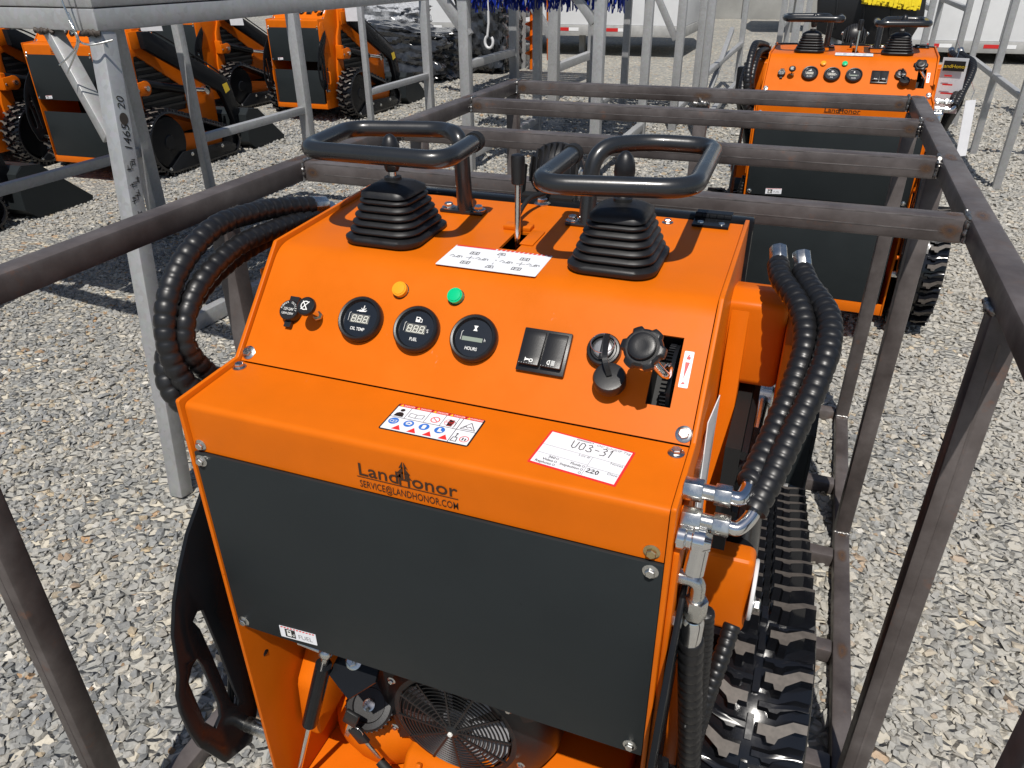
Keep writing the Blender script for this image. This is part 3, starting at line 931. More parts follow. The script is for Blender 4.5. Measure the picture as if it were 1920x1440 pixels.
    # ---- hood behind the console, hinge
    g = G(); g.span((-0.012, 0.2765, -0.26), (W+0.012, 0.302, 0.0185)); g.prism([(0.3025, -0.10), (0.42, -0.17), (0.93, -0.42), (0.93, -0.80), (0.3025, -0.80)], X3, 0.0, W)
    g.obj('hood', 'black_paint', root, 30, 0.003)
    hf = Fr((0.574, 0.262, 0.0148), (1, 0, 0), (0, 1, 0.05))
    g = G(); g.fbox(hf, -0.026, 0.026, -0.024, 0.006, 0, 0.003); g.fbox(hf, -0.026, 0.026, 0.016, 0.034, 0.0035, 0.0065)
    for k in range(5): g.cyl(hf.P(-0.026+k*0.0105, 0.011, 0.005), hf.P(-0.026+k*0.0105+0.0097, 0.011, 0.005), 0.0052, 12)
    hg = g.obj('hinge', 'black_paint', root, 40, lvl=1)
    for a in (-0.015, 0.015): G().lathe(hf.P(a, -0.012, 0.003), hf.n, [(0.005, 0), (0.0045, 0.0015), (0.002, 0.002)], 14).obj('screw', 'zinc', hg)
    # ---- bolts
    def bolt(p_, n_, r_=0.0085, mt_='zinc', lvl=0): G().bolt(p_, n_, r_*0.76).obj('bolt', mt_, root, 30, lvl=lvl)
    bolt(PANEL.P(0.0095, 0.0135, 0), PANEL.n, 0.0085); bolt(PANEL.P(0.6105, 0.013, 0), PANEL.n, 0.0085)
    bolt(SHELF.P(0.0105, 0.0985, 0), SHELF.n, 0.0082); bolt(SHELF.P(0.607, 0.0968, 0), SHELF.n, 0.0082)
    bolt(REAR.P(0.0125, -0.1945, 0), REAR.n, 0.0072); bolt(REAR.P(0.605, -0.192, 0), REAR.n, 0.0078, 'yellow_zinc')
    for a, b in ((0.0125, -0.2155), (0.6065, -0.2145), (0.0150, -0.5080), (0.604, -0.5055)): bolt(REAR.P(a, b, 0.0053), REAR.n, 0.0076)
    for a, b in ((0.097, 0.255), (0.512, 0.245)): bolt(TOP.P(a, b, 0), TOP.n, 0.0072, lvl=1)
    # ---- joysticks, hand rails
    boot((0.478, 0.088, 0.0045), None, root)
    boot((0.145, 0.090, 0.0047), None, root)
    zr = 0.116
    rail = fillet([(0.400, 0.2015, 0.010), (0.400, 0.222, zr+0.002), (0.458, 0.285, zr+0.002), (0.564, 0.295, zr), (0.570, 0.050, zr), (0.3845, 0.013, zr), (0.3815, 0.186, zr)], 0.040, 8)
    hr = G().tube(rail, 0.0122, 16).obj('hand_rail', 'handle_paint', root, 60)
    G().cyl((0.3815, 0.175, zr), (0.3812, 0.190, zr), 0.0140, 18).obj('end_cap', 'matte_black', hr, 40)
    G().fbox(TOP, 0.370, 0.428, 0.190, 0.213, 0.0003, 0.0055).obj('foot_plate', 'handle_paint', hr, 30, 0.002)
    for a in (0.379, 0.4205): G().bolt(TOP.P(a, 0.2015, 0.0055), TOP.n, 0.0070).obj('bolt', 'zinc', hr)
    zr = 0.129
    rail = fillet([(0.2035, 0.204, 0.010), (0.2060, 0.190, zr), (0.165, 0.225, zr), (0.018, 0.190, zr), (0.038, 0.036, zr), (0.254, 0.036, zr), (0.2430, 0.160, zr)], 0.036, 8)
    hr = G().tube(rail, 0.0122, 16).obj('hand_rail', 'handle_paint', root, 60)
    G().cyl((0.2440, 0.149, zr), (0.2427, 0.164, zr), 0.0140, 18).obj('end_cap', 'matte_black', hr, 40)
    G().fbox(TOP, 0.164, 0.236, 0.192, 0.216, 0.0003, 0.0055).obj('foot_plate', 'handle_paint', hr, 30, 0.002)
    for a in (0.175, 0.226): G().bolt(TOP.P(a, 0.204, 0.0055), TOP.n, 0.0070).obj('bolt', 'zinc', hr)
    # ---- lever, work lamp
    lv = G().cyl((0.324, 0.112, -0.04), (0.3225, 0.122, 0.088), 0.0042, 14).obj('lever', 'chrome', root)
    G().lathe((0.3225, 0.122, 0.084), (0, 0, 1), [(0.0075, 0), (0.0092, 0.001), (0.0098, 0.036), (0.0088, 0.0395), (0.004, 0.041)], 18).obj('lever_grip', 'black_plastic', lv, 40)
    lc = Vector((0.307, 0.322, 0.058)); la = Vector((0.1, -1, 0.32)).normalized()
    g = G(); g.lathe(lc-la*0.045, la, [(0.045, 0), (0.0475, 0.004), (0.046, 0.018), (0.030, 0.034), (0.012, 0.040)], 32)
    u, w, _ = frame_mat(la)
    for k in range(-4, 5):
        hgt = math.sqrt(max(0, 0.043**2-(k*0.0095)**2))
        q = lc-la*0.018+Vector((1, 0.1, 0)).normalized()*k*0.0095
        g.box(q, (0.0022, 0.020, 2*hgt), rot=Matrix.Rotation(R(-17), 3, 'X'))
    lamp = g.obj('work_lamp', 'black_plastic', root, 35)
    g = G(); g.beam((0.262, 0.30, 0.012), (0.262, 0.315, 0.065), 0.004, 0.016); g.beam((0.352, 0.30, 0.012), (0.352, 0.315, 0.065), 0.004, 0.016); g.span((0.262, 0.285, 0.0185), (0.352, 0.31, 0.0225))
    g.obj('lamp_bracket', 'matte_black', lamp, 30)
    for a in (0.258, 0.356): G().bolt((a, 0.312, 0.058), (-1 if a < .3 else 1, 0, 0), 0.006).obj('bolt', 'zinc', lamp, lvl=1)
    G().tube(catmull([(0.302, 0.165, 0.000), (0.300, 0.185, 0.022), (0.303, 0.225, 0.036), (0.312, 0.27, 0.034), (0.31, 0.30, 0.045)], 8), 0.0036, 10).obj('lamp_cable', 'matte_black', lamp, 60, lvl=1)
    G().bolt((0.306, 0.275, 0.0148), TOP.n, 0.009).obj('bolt', 'zinc', root)
    g = G(); g.fbox(TOP, 0.288, 0.330, 0.150, 0.170, 0.0002, 0.006); g.fbox(TOP, 0.332, 0.352, 0.1, 0.155, 0.0002, 0.0022)
    g.obj('lever_gate', 'orange_paint', root, 30, 0.0008, lvl=1)
    # ---- instruments on the sloping panel
    gauge(root, 0.1686, 0.0845, 'oil'); gauge(root, 0.2524, 0.0830, 'fuel'); gauge(root, 0.3335, 0.0832, 'hours')
    for a, b, mt_ in ((0.2117, 0.1343, 'amber_lens'), (0.2921, 0.1363, 'green_lens')):
        o = G().lathe(PANEL.P(a, b), PANEL.n, [(0.0105, 0), (0.0105, 0.0075), (0.0098, 0.0082)], 28).obj('pilot_lamp_ring', mt_, root, 35)
        o.name = 'pilot_lamp'
        G().lathe(PANEL.P(a, b, 0.0082), PANEL.n, [(0.0088, 0), (0.0082, 0.0010), (0.004, 0.0016)], 24).obj('lens', mt_, o, 50)
        G().lathe(PANEL.P(a, b, 0.0), PANEL.n, [(0.0113, 0), (0.0113, 0.0012)], 24).obj('gasket', 'black_plastic', o, 30)
    # power outlet with cap
    fr = PANEL; a, b = 0.0598, 0.0800
    o = G().lathe(fr.P(a, b), fr.n, [(0.0145, 0), (0.0145, 0.006), (0.0150, 0.008), (0.0145, 0.0125), (0.0135, 0.0135)], 28)
    o.fbox(fr, a-0.007, a+0.0075, b+0.012, b+0.0215, 0, 0.008); o.fbox(fr, a-0.0045, a+0.0055, b-0.0225, b-0.012, 0, 0.007)
    o = o.obj('power_outlet', 'black_plastic', root, 35)
    g = G(); hh = 0.0138
    g.text(fr, a, b-0.0010, '12V-24V', 0.0058, hh, 'CENTER', 0.78, 0.006); g.text(fr, a, b-0.0068, '120W-250W', 0.0045, hh, 'CENTER', 0.78, 0.006)
    for word, t0, dt in (('POWER', 172, -15.5), ('OUTLET', 72, -14.5)):
        for i, ch in enumerate(word):
            t = t0+i*dt
            g.text(fr, a+0.0098*math.cos(R(t)), b+0.0098*math.sin(R(t)), ch, 0.0040, hh, 'CENTER', 0.9, 0.004, 0, t-90)
    g.obj('lettering', 'white_print', o, 0, lvl=1)
    # pull knob
    a, b = 0.1008, 0.0805; kd = (PANEL.n + Vector((-0.02, 0, 0.10))).normalized(); k0 = fr.P(a, b)
    o = G().cyl(k0, k0+kd*0.03, 0.0042, 14).obj('choke_knob', 'chrome', root)
    G().lathe(k0+kd*0.026, kd, [(0.006, 0), (0.0125, 0.003), (0.0135, 0.006), (0.0130, 0.0095), (0.0118, 0.0105), (0.0110, 0.0098)], 28).obj('button', 'black_plastic', o, 40)
    G().bolt(k0, PANEL.n, 0.0072, flange=False, hgt=0.004).obj('nut', 'yellow_zinc', o, 30, lvl=1)
    u = Vector((1, 0, 0)); kf = Fr(k0+kd*0.0362, u, kd.cross(u))
    g = G(); g.ring(kf, 0, 0, 0.0052, 0.0066, 0.0006, 20, t0=R(55), t1=R(305)); g.stroke(kf, [(-0.0045, -0.0055), (0.0045, 0.0055)], 0.0013, 0.0007); g.stroke(kf, [(0.0045, -0.0055), (-0.0045, 0.0055)], 0.0013, 0.0008)
    g.obj('symbol', 'white_print', o, 0, lvl=1)
    # rocker switches
    o = G().fbox(fr, 0.3965, 0.4580, 0.0530, 0.1090, 0.0, 0.0065).obj('rocker_switch', 'black_plastic', root, 30, 0.0015)
    for i, a in enumerate((0.4005, 0.4285)):
        g = G(); a1 = a+0.0255
        g.add([fr.P(x, y, h) for x in (a, a1) for y, h in ((0.0600, 0.006), (0.0600, 0.0150), (0.0720, 0.0125), (0.0980, 0.0095), (0.1050, 0.0085), (0.1050, 0.006))],
              [(0, 1, 2, 3, 4, 5), (11, 10, 9, 8, 7, 6)] + [(k, (k+1) % 6, 6+(k+1) % 6, 6+k) for k in range(6)])
        rk = g.obj('rocker', 'black_plastic', o, 30, 0.0008)
        sl = Fr(fr.P(a+0.0128, 0.0660, 0.01385), (1, 0, 0), fr.P(0, 0.0720, 0.0125)-fr.P(0, 0.0600, 0.0150))
        g = G()
        if i == 0:
            g.flat(sl, [(-0.0052, -0.0030), (-0.0052, 0.0030), (-0.0036, 0.0012), (0.0010, 0.0008), (0.0010, -0.0008), (-0.0036, -0.0012)], 0.0006)
            g.ring(sl, 0.0030, -0.0009, 0.0014, 0.0026, 0.0007, 16)
        else:
            g.ring(sl, -0.0015, 0, 0.0024, 0.0034, 0.0006, 14, t0=PI/2, t1=1.5*PI); g.stroke(sl, [(-0.0015, -0.0029), (-0.0015, 0.0029)], 0.0010, 0.0007)
            for q in range(5): g.stroke(sl, [(0.0008, -0.0028+q*0.0014), (0.0046, -0.0028+q*0.0014)], 0.0008, 0.0006)
        for q in range(8): g.disc(sl, -0.0112+q*0.0032, -0.0050, 0.00040, 0.0006, 6)
        g.obj('symbol', 'white_print', rk, 0, lvl=1)
    # ignition lock, key, hanging dust cap
    a, b = 0.5000, 0.0945
    o = G().lathe(fr.P(a, b), fr.n, [(0.0205, 0), (0.0205, 0.010), (0.0190, 0.0120), (0.0165, 0.0125), (0.0150, 0.0105), (0.0118, 0.0110), (0.0118, 0.0130)], 36).obj('ignition_lock', 'black_plastic', root, 30)
    G().lathe(fr.P(a, b, 0.0105), fr.n, [(0.0105, 0), (0.0105, 0.0032), (0.009, 0.0038)], 28).obj('lock_face', 'gray_channel', o, 30, lvl=1)
    G().fbox(fr, a-0.0028, a+0.0032, b-0.014, b+0.016, 0.0130, 0.0165).obj('key', 'black_plastic', o, 30, 0.001)
    ringp = [fr.P(a+0.014*math.cos(t), b+0.004+0.013*math.sin(t), 0.022-0.004*math.sin(t)) for t in [2*PI*i/32 for i in range(32)]]
    G().tube(ringp, 0.0006, 6, closed=True).obj('key_ring', 'chrome', o, 60, lvl=1)
    cd = (PANEL.n*0.55+Vector((0.06, -0.35, 0.75))).normalized(); c0 = fr.P(0.5165, 0.0580, 0.018)
    dc = G().lathe(c0-cd*0.010, cd, [(0.0178, 0), (0.0190, 0.001), (0.0196, 0.013), (0.0180, 0.0165), (0.014, 0.0172)], 36).obj('dust_cap', 'black_plastic', root, 35, lvl=1)
    g = G(); strap = catmull([fr.P(a+0.003, b+0.016, 0.020), fr.P(a+0.006, b-0.002, 0.030), fr.P(a+0.0105, b-0.020, 0.036), c0+cd*0.0095], 6)
    for p0_, p1_ in zip(strap, strap[1:]): g.beam(p0_, p1_+(p1_-p0_)*0.15, 0.0062, 0.0024, upv=tuple(fr.n))
    g.obj('strap', 'black_plastic', dc, 30)
    # throttle: lobed knob on a plated stem, toothed quadrant
    q0 = fr.P(0.5745, 0.081, -0.01)
    qd = G()
    qf = Fr(fr.P(0.5810, 0.083, -0.044), fr.v, fr.n)
    qp = [(0.046*math.cos(t), 0.052*math.sin(t)) for t in [R(20)+R(140)*i/16 for i in range(17)]] + [(-0.03, -0.01), (0.03, -0.01)]
    qd.prism(qp, lambda x, y, t: qf.P(x, y, 0)+Vector((t, 0, 0)), 0, 0.0045)
    for i in range(22):
        t = R(24)+R(132)*i/21
        qd.box(qf.P(0.0462*math.cos(t), 0.0522*math.sin(t), 0)+Vector((-0.0035, 0, 0)), (0.007, 0.0015, 0.0015), rot=Matrix.Rotation(t, 3, 'X'))
    qo = qd.obj('throttle_quadrant', 'black_paint', root, 25, lvl=1)
    kc = fr.P(0.5585, 0.0815, 0.0780); kn = (PANEL.n+Vector((-0.10, -0.05, 0.05))).normalized()
    o = G().tube(catmull([fr.P(0.5800, 0.0830, 0.010), fr.P(0.5800, 0.0700, 0.030), kc-kn*0.024+Vector((0.004, 0, -0.003)), kc-kn*0.004], 6), 0.0052, 14).obj('throttle_knob', 'chrome', root, 60)
    lob = lambda t: 1.0+0.075*max(-1, min(1, 3.0*math.cos(6*t)))
    G().lathe(kc-kn*0.006, kn, [(0.016, 0), (0.0225, 0.002), (0.0238, 0.006), (0.0232, 0.012), (0.0200, 0.0145)], 96, spokes=lob).obj('lobed_grip', 'black_plastic', o, 40)
    G().lathe(kc-kn*0.006, kn, [(0.0150, 0.0140), (0.0158, 0.0165), (0.0150, 0.0195), (0.0120, 0.0208), (0.006, 0.0200)], 36).obj('hub', 'black_plastic', o, 50)
    G().bolt(fr.P(0.5800, 0.0830, 0.008), (-1, 0.2, 0.2), 0.0055).obj('nut', 'zinc', o, lvl=1)
    # ---- stickers
    def rrect(a0, a1, b0, b1, r_, n=4):
        return [((a0+a1)/2+x, (b0+b1)/2+y) for x, y in rsq((a1-a0)/2, (b1-b0)/2, r_, n)]
    s = G().fprism(fr, rrect(0.5930, 0.6040, 0.0665, 0.1110, 0.0012), 0.0001, 0.0004).obj('speed_sticker', 'sticker_white', root, 0)
    g = G(); hh = 0.0006
    g.flat(fr, [(0.5960, 0.0975), (0.6012, 0.0975), (0.5972, 0.0765)], hh)
    g.flat(fr, [(0.5962, 0.1010), (0.6005, 0.1008), (0.6012, 0.1035), (0.5990, 0.1050), (0.6005, 0.1075), (0.5985, 0.1070), (0.5972, 0.1045)], hh)
    g.flat(fr, [(0.5955, 0.0705), (0.5965, 0.0728), (0.5985, 0.0732), (0.6003, 0.0710)], hh)
    g.obj('print', 'red_print', s, 0, lvl=1)
    # control diagram on the top plate
    tf = TOP
    s = G().fprism(tf, rrect(0.2480, 0.3900, 0.0030, 0.0745, 0.002), 0.0002, 0.0005).obj('control_sticker', 'sticker_white', root, 0)
    g = G(); g.flat(tf, [(0.2495, 0.0705), (0.3080, 0.0705), (0.3080, 0.0742), (0.2495, 0.0742)], 0.0008)
    for k in range(12): g.flat(tf, [(0.3100+k*0.0065, 0.0705), (0.3143+k*0.0065, 0.0705), (0.3160+k*0.0065, 0.0742), (0.3117+k*0.0065, 0.0742)], 0.0008)
    g.obj('print', 'red_print', s, 0, lvl=1)
    g = G(); hh = 0.0008; lw = 0.0009
    for cx_ in (0.2850, 0.3580):
        cy_ = 0.0355
        g.stroke(tf, [(cx_-0.006, cy_), (cx_+0.006, cy_)], lw*.7, hh); g.stroke(tf, [(cx_, cy_-0.006), (cx_, cy_+0.006)], lw*.7, hh+1e-5)
        for sg in (1, -1):
            yy = cy_+sg*0.0165
            g.stroke(tf, [(cx_-0.006, yy-0.004), (cx_+0.006, yy-0.004), (cx_+0.006, yy+0.004), (cx_-0.006, yy+0.004)], lw, hh, True)
            g.stroke(tf, [(cx_-0.003, yy-0.004), (cx_-0.003, yy+0.004)], lw, hh+1e-5); g.stroke(tf, [(cx_+0.003, yy-0.004), (cx_+0.003, yy+0.004)], lw, hh+1e-5)
            g.stroke(tf, [(cx_-0.003, yy), (cx_+0.003, yy)], lw, hh+2e-5)
            xx = cx_+sg*0.019
            g.ring(tf, xx+0.002, cy_-0.001, 0.0016, 0.0024, hh, 12); g.stroke(tf, [(xx-0.006, cy_-0.0025), (xx-0.001, cy_-0.0025), (xx+0.001, cy_+0.003), (xx+0.0065, cy_+0.002), (xx+0.0072, cy_-0.002)], lw*.9, hh+1e-5)
            g.stroke(tf, [(xx-0.011, cy_), (xx-0.008, cy_+0.004), (xx-0.004, cy_+0.0005)], lw*.8, hh+2e-5)
    for sg in (1, -1):
        yy = 0.0375+sg*0.022
        g.stroke(tf, [(0.3165, yy-0.0035), (0.3275, yy-0.0035), (0.3255, yy+0.0035), (0.3185, yy+0.0035)], lw, hh, True); g.ring(tf, 0.322, yy, 0.0012, 0.0021, hh+1e-5, 12)
        g.stroke(tf, [(0.322, yy-sg*0.008), (0.322, yy-sg*0.0125)], lw*.7, hh)
    g.disc(tf, 0.322, 0.0375, 0.0010, hh, 8)
    g.obj('diagram', 'black_print', s, 0, lvl=1)
    # warning sticker on the shelf
    sf = Fr(SHELF.P(0.2640, 0.0320), (1, 0.0, 0), SHELF.v)
    Wd, Hd = 0.1170, 0.0560
    s = G().fprism(sf, rrect(0, Wd, 0, Hd, 0.003), 0.0001, 0.0004).obj('warning_sticker', 'black_print', root, 0)
    g = G(); hh = 0.0006; e = 0.0020
    g.flat(sf, [(e, e), (Wd-e, e), (Wd-e, Hd-0.0062), (e, Hd-0.0062)], hh); g.obj('white_field', 'sticker_white', s, 0)
    g = G(); cols = 5; cw = (Wd-2*e)/cols
    for k in range(cols): g.flat(sf, [(e+k*cw+0.0006, Hd-0.0060), (e+(k+1)*cw-0.0002, Hd-0.0060), (e+(k+1)*cw-0.0002, Hd-0.0008), (e+k*cw+0.0006, Hd-0.0008)], hh+1e-4)
    for k in range(4):
        cx_ = 0.0150+k*0.0205; g.flat(sf, [(cx_+0.0005, 0.0040), (cx_+0.0125, 0.0040), (cx_+0.0065, 0.0135)], hh+2e-4)
    g.ring(sf, 0.0585, 0.0370, 0.0048, 0.0060, hh+2e-4, 20); g.stroke(sf, [(0.0545, 0.0405), (0.0625, 0.0335)], 0.0011, hh+2.1e-4)
    g.ring(sf, 0.1075, 0.0120, 0.0048, 0.0058, hh+2e-4, 20)
    g.text(sf, 0.0770, 0.0355, 'STOP', 0.0048, hh+2e-4, 'CENTER', 0.9, 0.006); g.ring(sf, 0.0770, 0.0370, 0.0060, 0.0066, hh+2e-4, 8)
    g.obj('red_print', 'red_print', s, 0, lvl=1)
    g = G()
    for k in range(4): g.disc(sf, 0.0110+k*0.0205, 0.0195, 0.0066, hh+1e-4, 22)
    g.obj('blue_print', 'blue_print', s, 0, lvl=1)
    g = G()
    for k in range(4):
        cx_ = 0.0110+k*0.0205; hq = hh+2e-4
        if k == 0: g.stroke(sf, [(cx_-0.0038, 0.0170), (cx_-0.0038, 0.0215), (cx_, 0.0205), (cx_+0.0038, 0.0215), (cx_+0.0038, 0.0170), (cx_, 0.0163)], 0.0007, hq, True); g.stroke(sf, [(cx_, 0.0163), (cx_, 0.0205)], 0.0007, hq+1e-5)
        elif k == 1: g.ring(sf, cx_, 0.0195, 0.0018, 0.0042, hq, 14, t0=0, t1=PI); g.flat(sf, [(cx_-0.003, 0.0170), (cx_+0.003, 0.0170), (cx_+0.0035, 0.019), (cx_-0.0035, 0.019)], hq)
        elif k == 2: g.flat(sf, [(cx_-0.0022, 0.0155), (cx_+0.0022, 0.0155), (cx_+0.0026, 0.0215), (cx_+0.0008, 0.0235), (cx_-0.0026, 0.0225)], hq)
        else: g.flat(sf, [(cx_-0.002, 0.0235), (cx_+0.001, 0.0235), (cx_+0.001, 0.0195), (cx_+0.0042, 0.0175), (cx_+0.0042, 0.0158), (cx_-0.002, 0.0158)], hq)
    words = ['DEFAUT', 'DANGER', 'WARNING', 'CAUTION', 'ATTENTION']
    for k in range(5): g.text(sf, e+k*cw+cw*0.62, Hd-0.0048, words[1 if k < 4 else 2], 0.0042, hh+2e-4, 'CENTER', 0.85, 0.004)
    g.obj('white_print', 'white_print', s, 0, lvl=1)
    g = G()
    for k in range(5): g.flat(sf, [(e+k*cw+0.0016, Hd-0.0054), (e+k*cw+0.0062, Hd-0.0054), (e+k*cw+0.0039, Hd-0.0014)], hh+2.2e-4)
    g.obj('yellow_print', 'yellow_print', s, 0, lvl=1)
    g = G(); hq = hh+1.5e-4
    g.stroke(sf, [(e, 0.0275), (Wd-e, 0.0275)], 0.0008, hq); g.stroke(sf, [(0.0905, e), (0.0905, Hd-0.006)], 0.0008, hq+1e-5)
    for x in (0.0215, 0.0475, 0.0690, 0.0865): g.stroke(sf, [(x-0.001, 0.0275), (x-0.001, Hd-0.006)], 0.0006, hq+1e-5)
    g.disc(sf, 0.0115, 0.0430, 0.0030, hq, 14); g.flat(sf, [(0.005, 0.0295), (0.0175, 0.0295), (0.0165, 0.036), (0.0135, 0.0385), (0.0095, 0.0385), (0.0065, 0.036)], hq)
    g.stroke(sf, [(0.0240, 0.0330), (0.0240, 0.0405), (0.0330, 0.0390), (0.0425, 0.0405), (0.0425, 0.0330), (0.0330, 0.0318)], 0.0007, hq, True); g.stroke(sf, [(0.0330, 0.0318), (0.0330, 0.0390)], 0.0007, hq+1e-5)
    g.flat(sf, [(0.0905-0.0165+0.0015, 0.0300), (0.0905-0.0165+0.0085, 0.0300), (0.0905-0.0165+0.0085, 0.0430), (0.0905-0.0165+0.0015, 0.0430)], hq+2e-5)
    g.stroke(sf, [(0.0828, 0.0400), (0.0858, 0.0380), (0.0858, 0.0315)], 0.0008, hq)
    g.stroke(sf, [(0.0940, 0.0305), (0.1125, 0.0305), (0.1035, 0.0445)], 0.0009, hq, True); g.stroke(sf, [(0.0970, 0.0330), (0.0995, 0.0365), (0.1020, 0.0335), (0.1050, 0.0365), (0.1085, 0.0330)], 0.0008, hq+1e-5)
    g.stroke(sf, [(0.0925, 0.0050), (0.0995, 0.0050), (0.0985, 0.0125), (0.0935, 0.0125)], 0.0010, hq, True); g.stroke(sf, [(0.0960, 0.0125), (0.0960, 0.0190)], 0.0012, hq+1e-5); g.disc(sf, 0.0960, 0.0195, 0.0014, hq, 10)
    g.flat(sf, [(0.1050, 0.0090), (0.1066, 0.0090), (0.1066, 0.0145), (0.1050, 0.0145)], hq); g.flat(sf, [(0.1083, 0.0090), (0.1099, 0.0090), (0.1099, 0.0135), (0.1083, 0.0135)], hq)
    g.obj('black_print', 'black_print', s, 0, lvl=1)
    # fuel sticker on the upper panel
    ff = Fr(REAR.P(0.0805, -0.5145, 0.0053), (1, 0, 0.07), (0, 0, 1))
    s = G().fprism(ff, rrect(0, 0.0635, 0, 0.0225, 0.001), 0.0001, 0.0004).obj('fuel_sticker', 'sticker_white', root, 0)
    g = G(); g.flat(ff, [(0.009, 0.0025), (0.027, 0.0025), (0.027, 0.0185), (0.009, 0.0185)], 0.0006); g.obj('black_print', 'black_print', s, 0)
    g = G(); g.fprism(ff, [(0.0125, 0.0050), (0.0200, 0.0050), (0.0200, 0.0165), (0.0125, 0.0165)], 0.0006, 0.0008, holes=[[(0.0142, 0.0115), (0.0183, 0.0115), (0.0183, 0.0148), (0.0142, 0.0148)]])
    g.stroke(ff, [(0.0200, 0.0085), (0.0225, 0.0085), (0.0232, 0.0060), (0.0248, 0.0062), (0.0248, 0.0115)], 0.0010, 0.0008); g.obj('white_print', 'white_print', s, 0)
    g = G(); g.text(ff, 0.0315, 0.0045, 'FUEL', 0.0118, 0.0006, 'LEFT', 0.98); g.obj('lettering', 'gray_print', s, 0)
    g = G()
    for k in range(11): g.flat(ff, [(0.002+k*0.0055, 0.0197), (0.0056+k*0.0055, 0.0197), (0.0066+k*0.0055, 0.0219), (0.003+k*0.0055, 0.0219)], 0.0006)
    g.obj('red_print', 'red_print', s, 0)
    logo(root)
    # handwritten lot tag (only on the nearest machine)
    t0 = Vector((0.4545, 0.0292)); t1 = Vector((0.5580, 0.0180))
    uu = (SHELF.P(*t1)-SHELF.P(*t0))
    sf = Fr(SHELF.P(*t0), uu, SHELF.n.cross(uu)); Wd, Hd = 0.1035, 0.0655
    s = G().fprism(sf, rrect(0, Wd, 0, Hd, 0.001), 0.0001, 0.0004).obj('lot_tag', 'red_print', root, 0, lvl=3)
    e = 0.0026; hh = 0.0006
    G().flat(sf, [(e, e), (Wd-e, e), (Wd-e, Hd-e), (e, Hd-e)], hh).obj('white_field', 'sticker_white', s, 0)
    hq = hh+2e-4
    g = G()
    g.stroke(sf, [(e, 0.0370), (Wd-e, 0.0370)], 0.0004, hq); g.stroke(sf, [(e, 0.0215), (0.0635, 0.0215)], 0.0004, hq); g.stroke(sf, [(0.0635, e), (0.0635, 0.0370)], 0.0004, hq+1e-5); g.stroke(sf, [(0.0635, 0.0195), (Wd-e, 0.0195)], 0.0004, hq)
    tx = [('OC Schdl/IP Tag', 0.1000, 0.0575, 0.0055, 'RIGHT'), ('Lot #', 0.0610, 0.0330, 0.0055, 'RIGHT'), ('Notes', 0.1000, 0.0330, 0.0055, 'RIGHT'), ('Date', 0.1000, 0.0150, 0.0055, 'RIGHT')]
    for q in tx: g.text(sf, q[1], q[2], q[0], q[3], hq, q[4], 1.1)
    g.obj('gray_lettering', 'gray_print', s, 0)
    g = G(); g.text(sf, 0.0345, 0.0595, 'R00000205519', 0.0034, hq, 'LEFT', 1.0, 0.01)
    for i, (q, x) in enumerate((('360', 0.0175), ('Video', 0.0175), ('Rephoto', 0.0175))): g.text(sf, 0.0265, 0.0160-i*0.0058, q, 0.0056, hq, 'RIGHT', 1.0, 0.012); g.ring(sf, 0.0292, 0.0178-i*0.0058, 0.0012, 0.0017, hq, 16)
    for i, q in enumerate(('Fluids', 'Inspection')): g.text(sf, 0.0575, 0.0155-i*0.0058, q, 0.0056, hq, 'RIGHT', 0.98, 0.012)
    for i in range(3): g.ring(sf, 0.0603, 0.0173-i*0.0058, 0.0012, 0.0017, hq, 16)
    g.obj('black_lettering', 'black_print', s, 0)
    g = G(); hw = 0.0010; x0, y0, k = 0.0330, 0.0435, 0.0125
    U = [[(0, 1), (0.05, 0.2), (0.25, 0), (0.45, 0.2), (0.5, 1)], [(0.75, 0.5), (0.8, 0.9), (1.0, 1), (1.2, 0.8), (1.2, 0.2), (1.0, 0), (0.8, 0.15), (0.75, 0.5)],
         [(1.5, 0.9), (1.75, 1), (1.9, 0.8), (1.65, 0.55), (1.9, 0.4), (1.95, 0.12), (1.7, 0), (1.45, 0.15)], [(2.25, 0.5), (2.6, 0.48)],
         [(2.9, 0.9), (3.15, 1), (3.3, 0.8), (3.05, 0.55), (3.3, 0.35), (3.2, 0.05), (2.85, 0)], [(3.6, 0.8), (3.75, 1), (3.7, 0)]]
    for ln in U: g.stroke(sf, [(x0+x*k, y0+y*k*1.05) for x, y in ln], hw, hq+1e-4)
    for j, ln in enumerate([[(0, .8), (.3, 1), (.5, .7), (0, 0), (.6, 0)], [(.8, .8), (1.1, 1), (1.3, .7), (.8, 0), (1.4, 0)], [(1.6, .5), (1.8, 1), (2.1, .8), (2.1, .2), (1.8, 0), (1.6, .5)]]):
        g.stroke(sf, [(0.0660+x*0.0062, 0.0100+y*0.0065) for x, y in ln], 0.0011, hq+1e-4)
    g.obj('handwriting', 'black_print', s, 0)

    # ---- lift tower, arms, cylinders on both sides
    for sd in (1, -1):
        mx_ = (lambda x: x) if sd > 0 else (lambda x: W-x)
        P3 = lambda a, b, t: (mx_(t), a, b)
        tow = [(0.115, -0.055), (0.20, -0.055), (0.30, -0.11), (0.96, -0.585), (0.955, -0.86), (0.0, -0.86), (-0.01, -0.62), (0.05, -0.30), (0.10, -0.20)]
        gr = [(0.125, -0.25), (0.16, -0.24), (0.62, -0.535), (0.60, -0.69), (0.115, -0.69), (0.115, -0.30)]
        tw = G().prism(tow, P3, 0.628, 0.652, holes=[gr]).obj('tower_plate', 'orange_paint', root, 30, 0.002)
        go = G().prism(gr, P3, 0.628, 0.634).obj('grille', 'matte_black', root, 0)
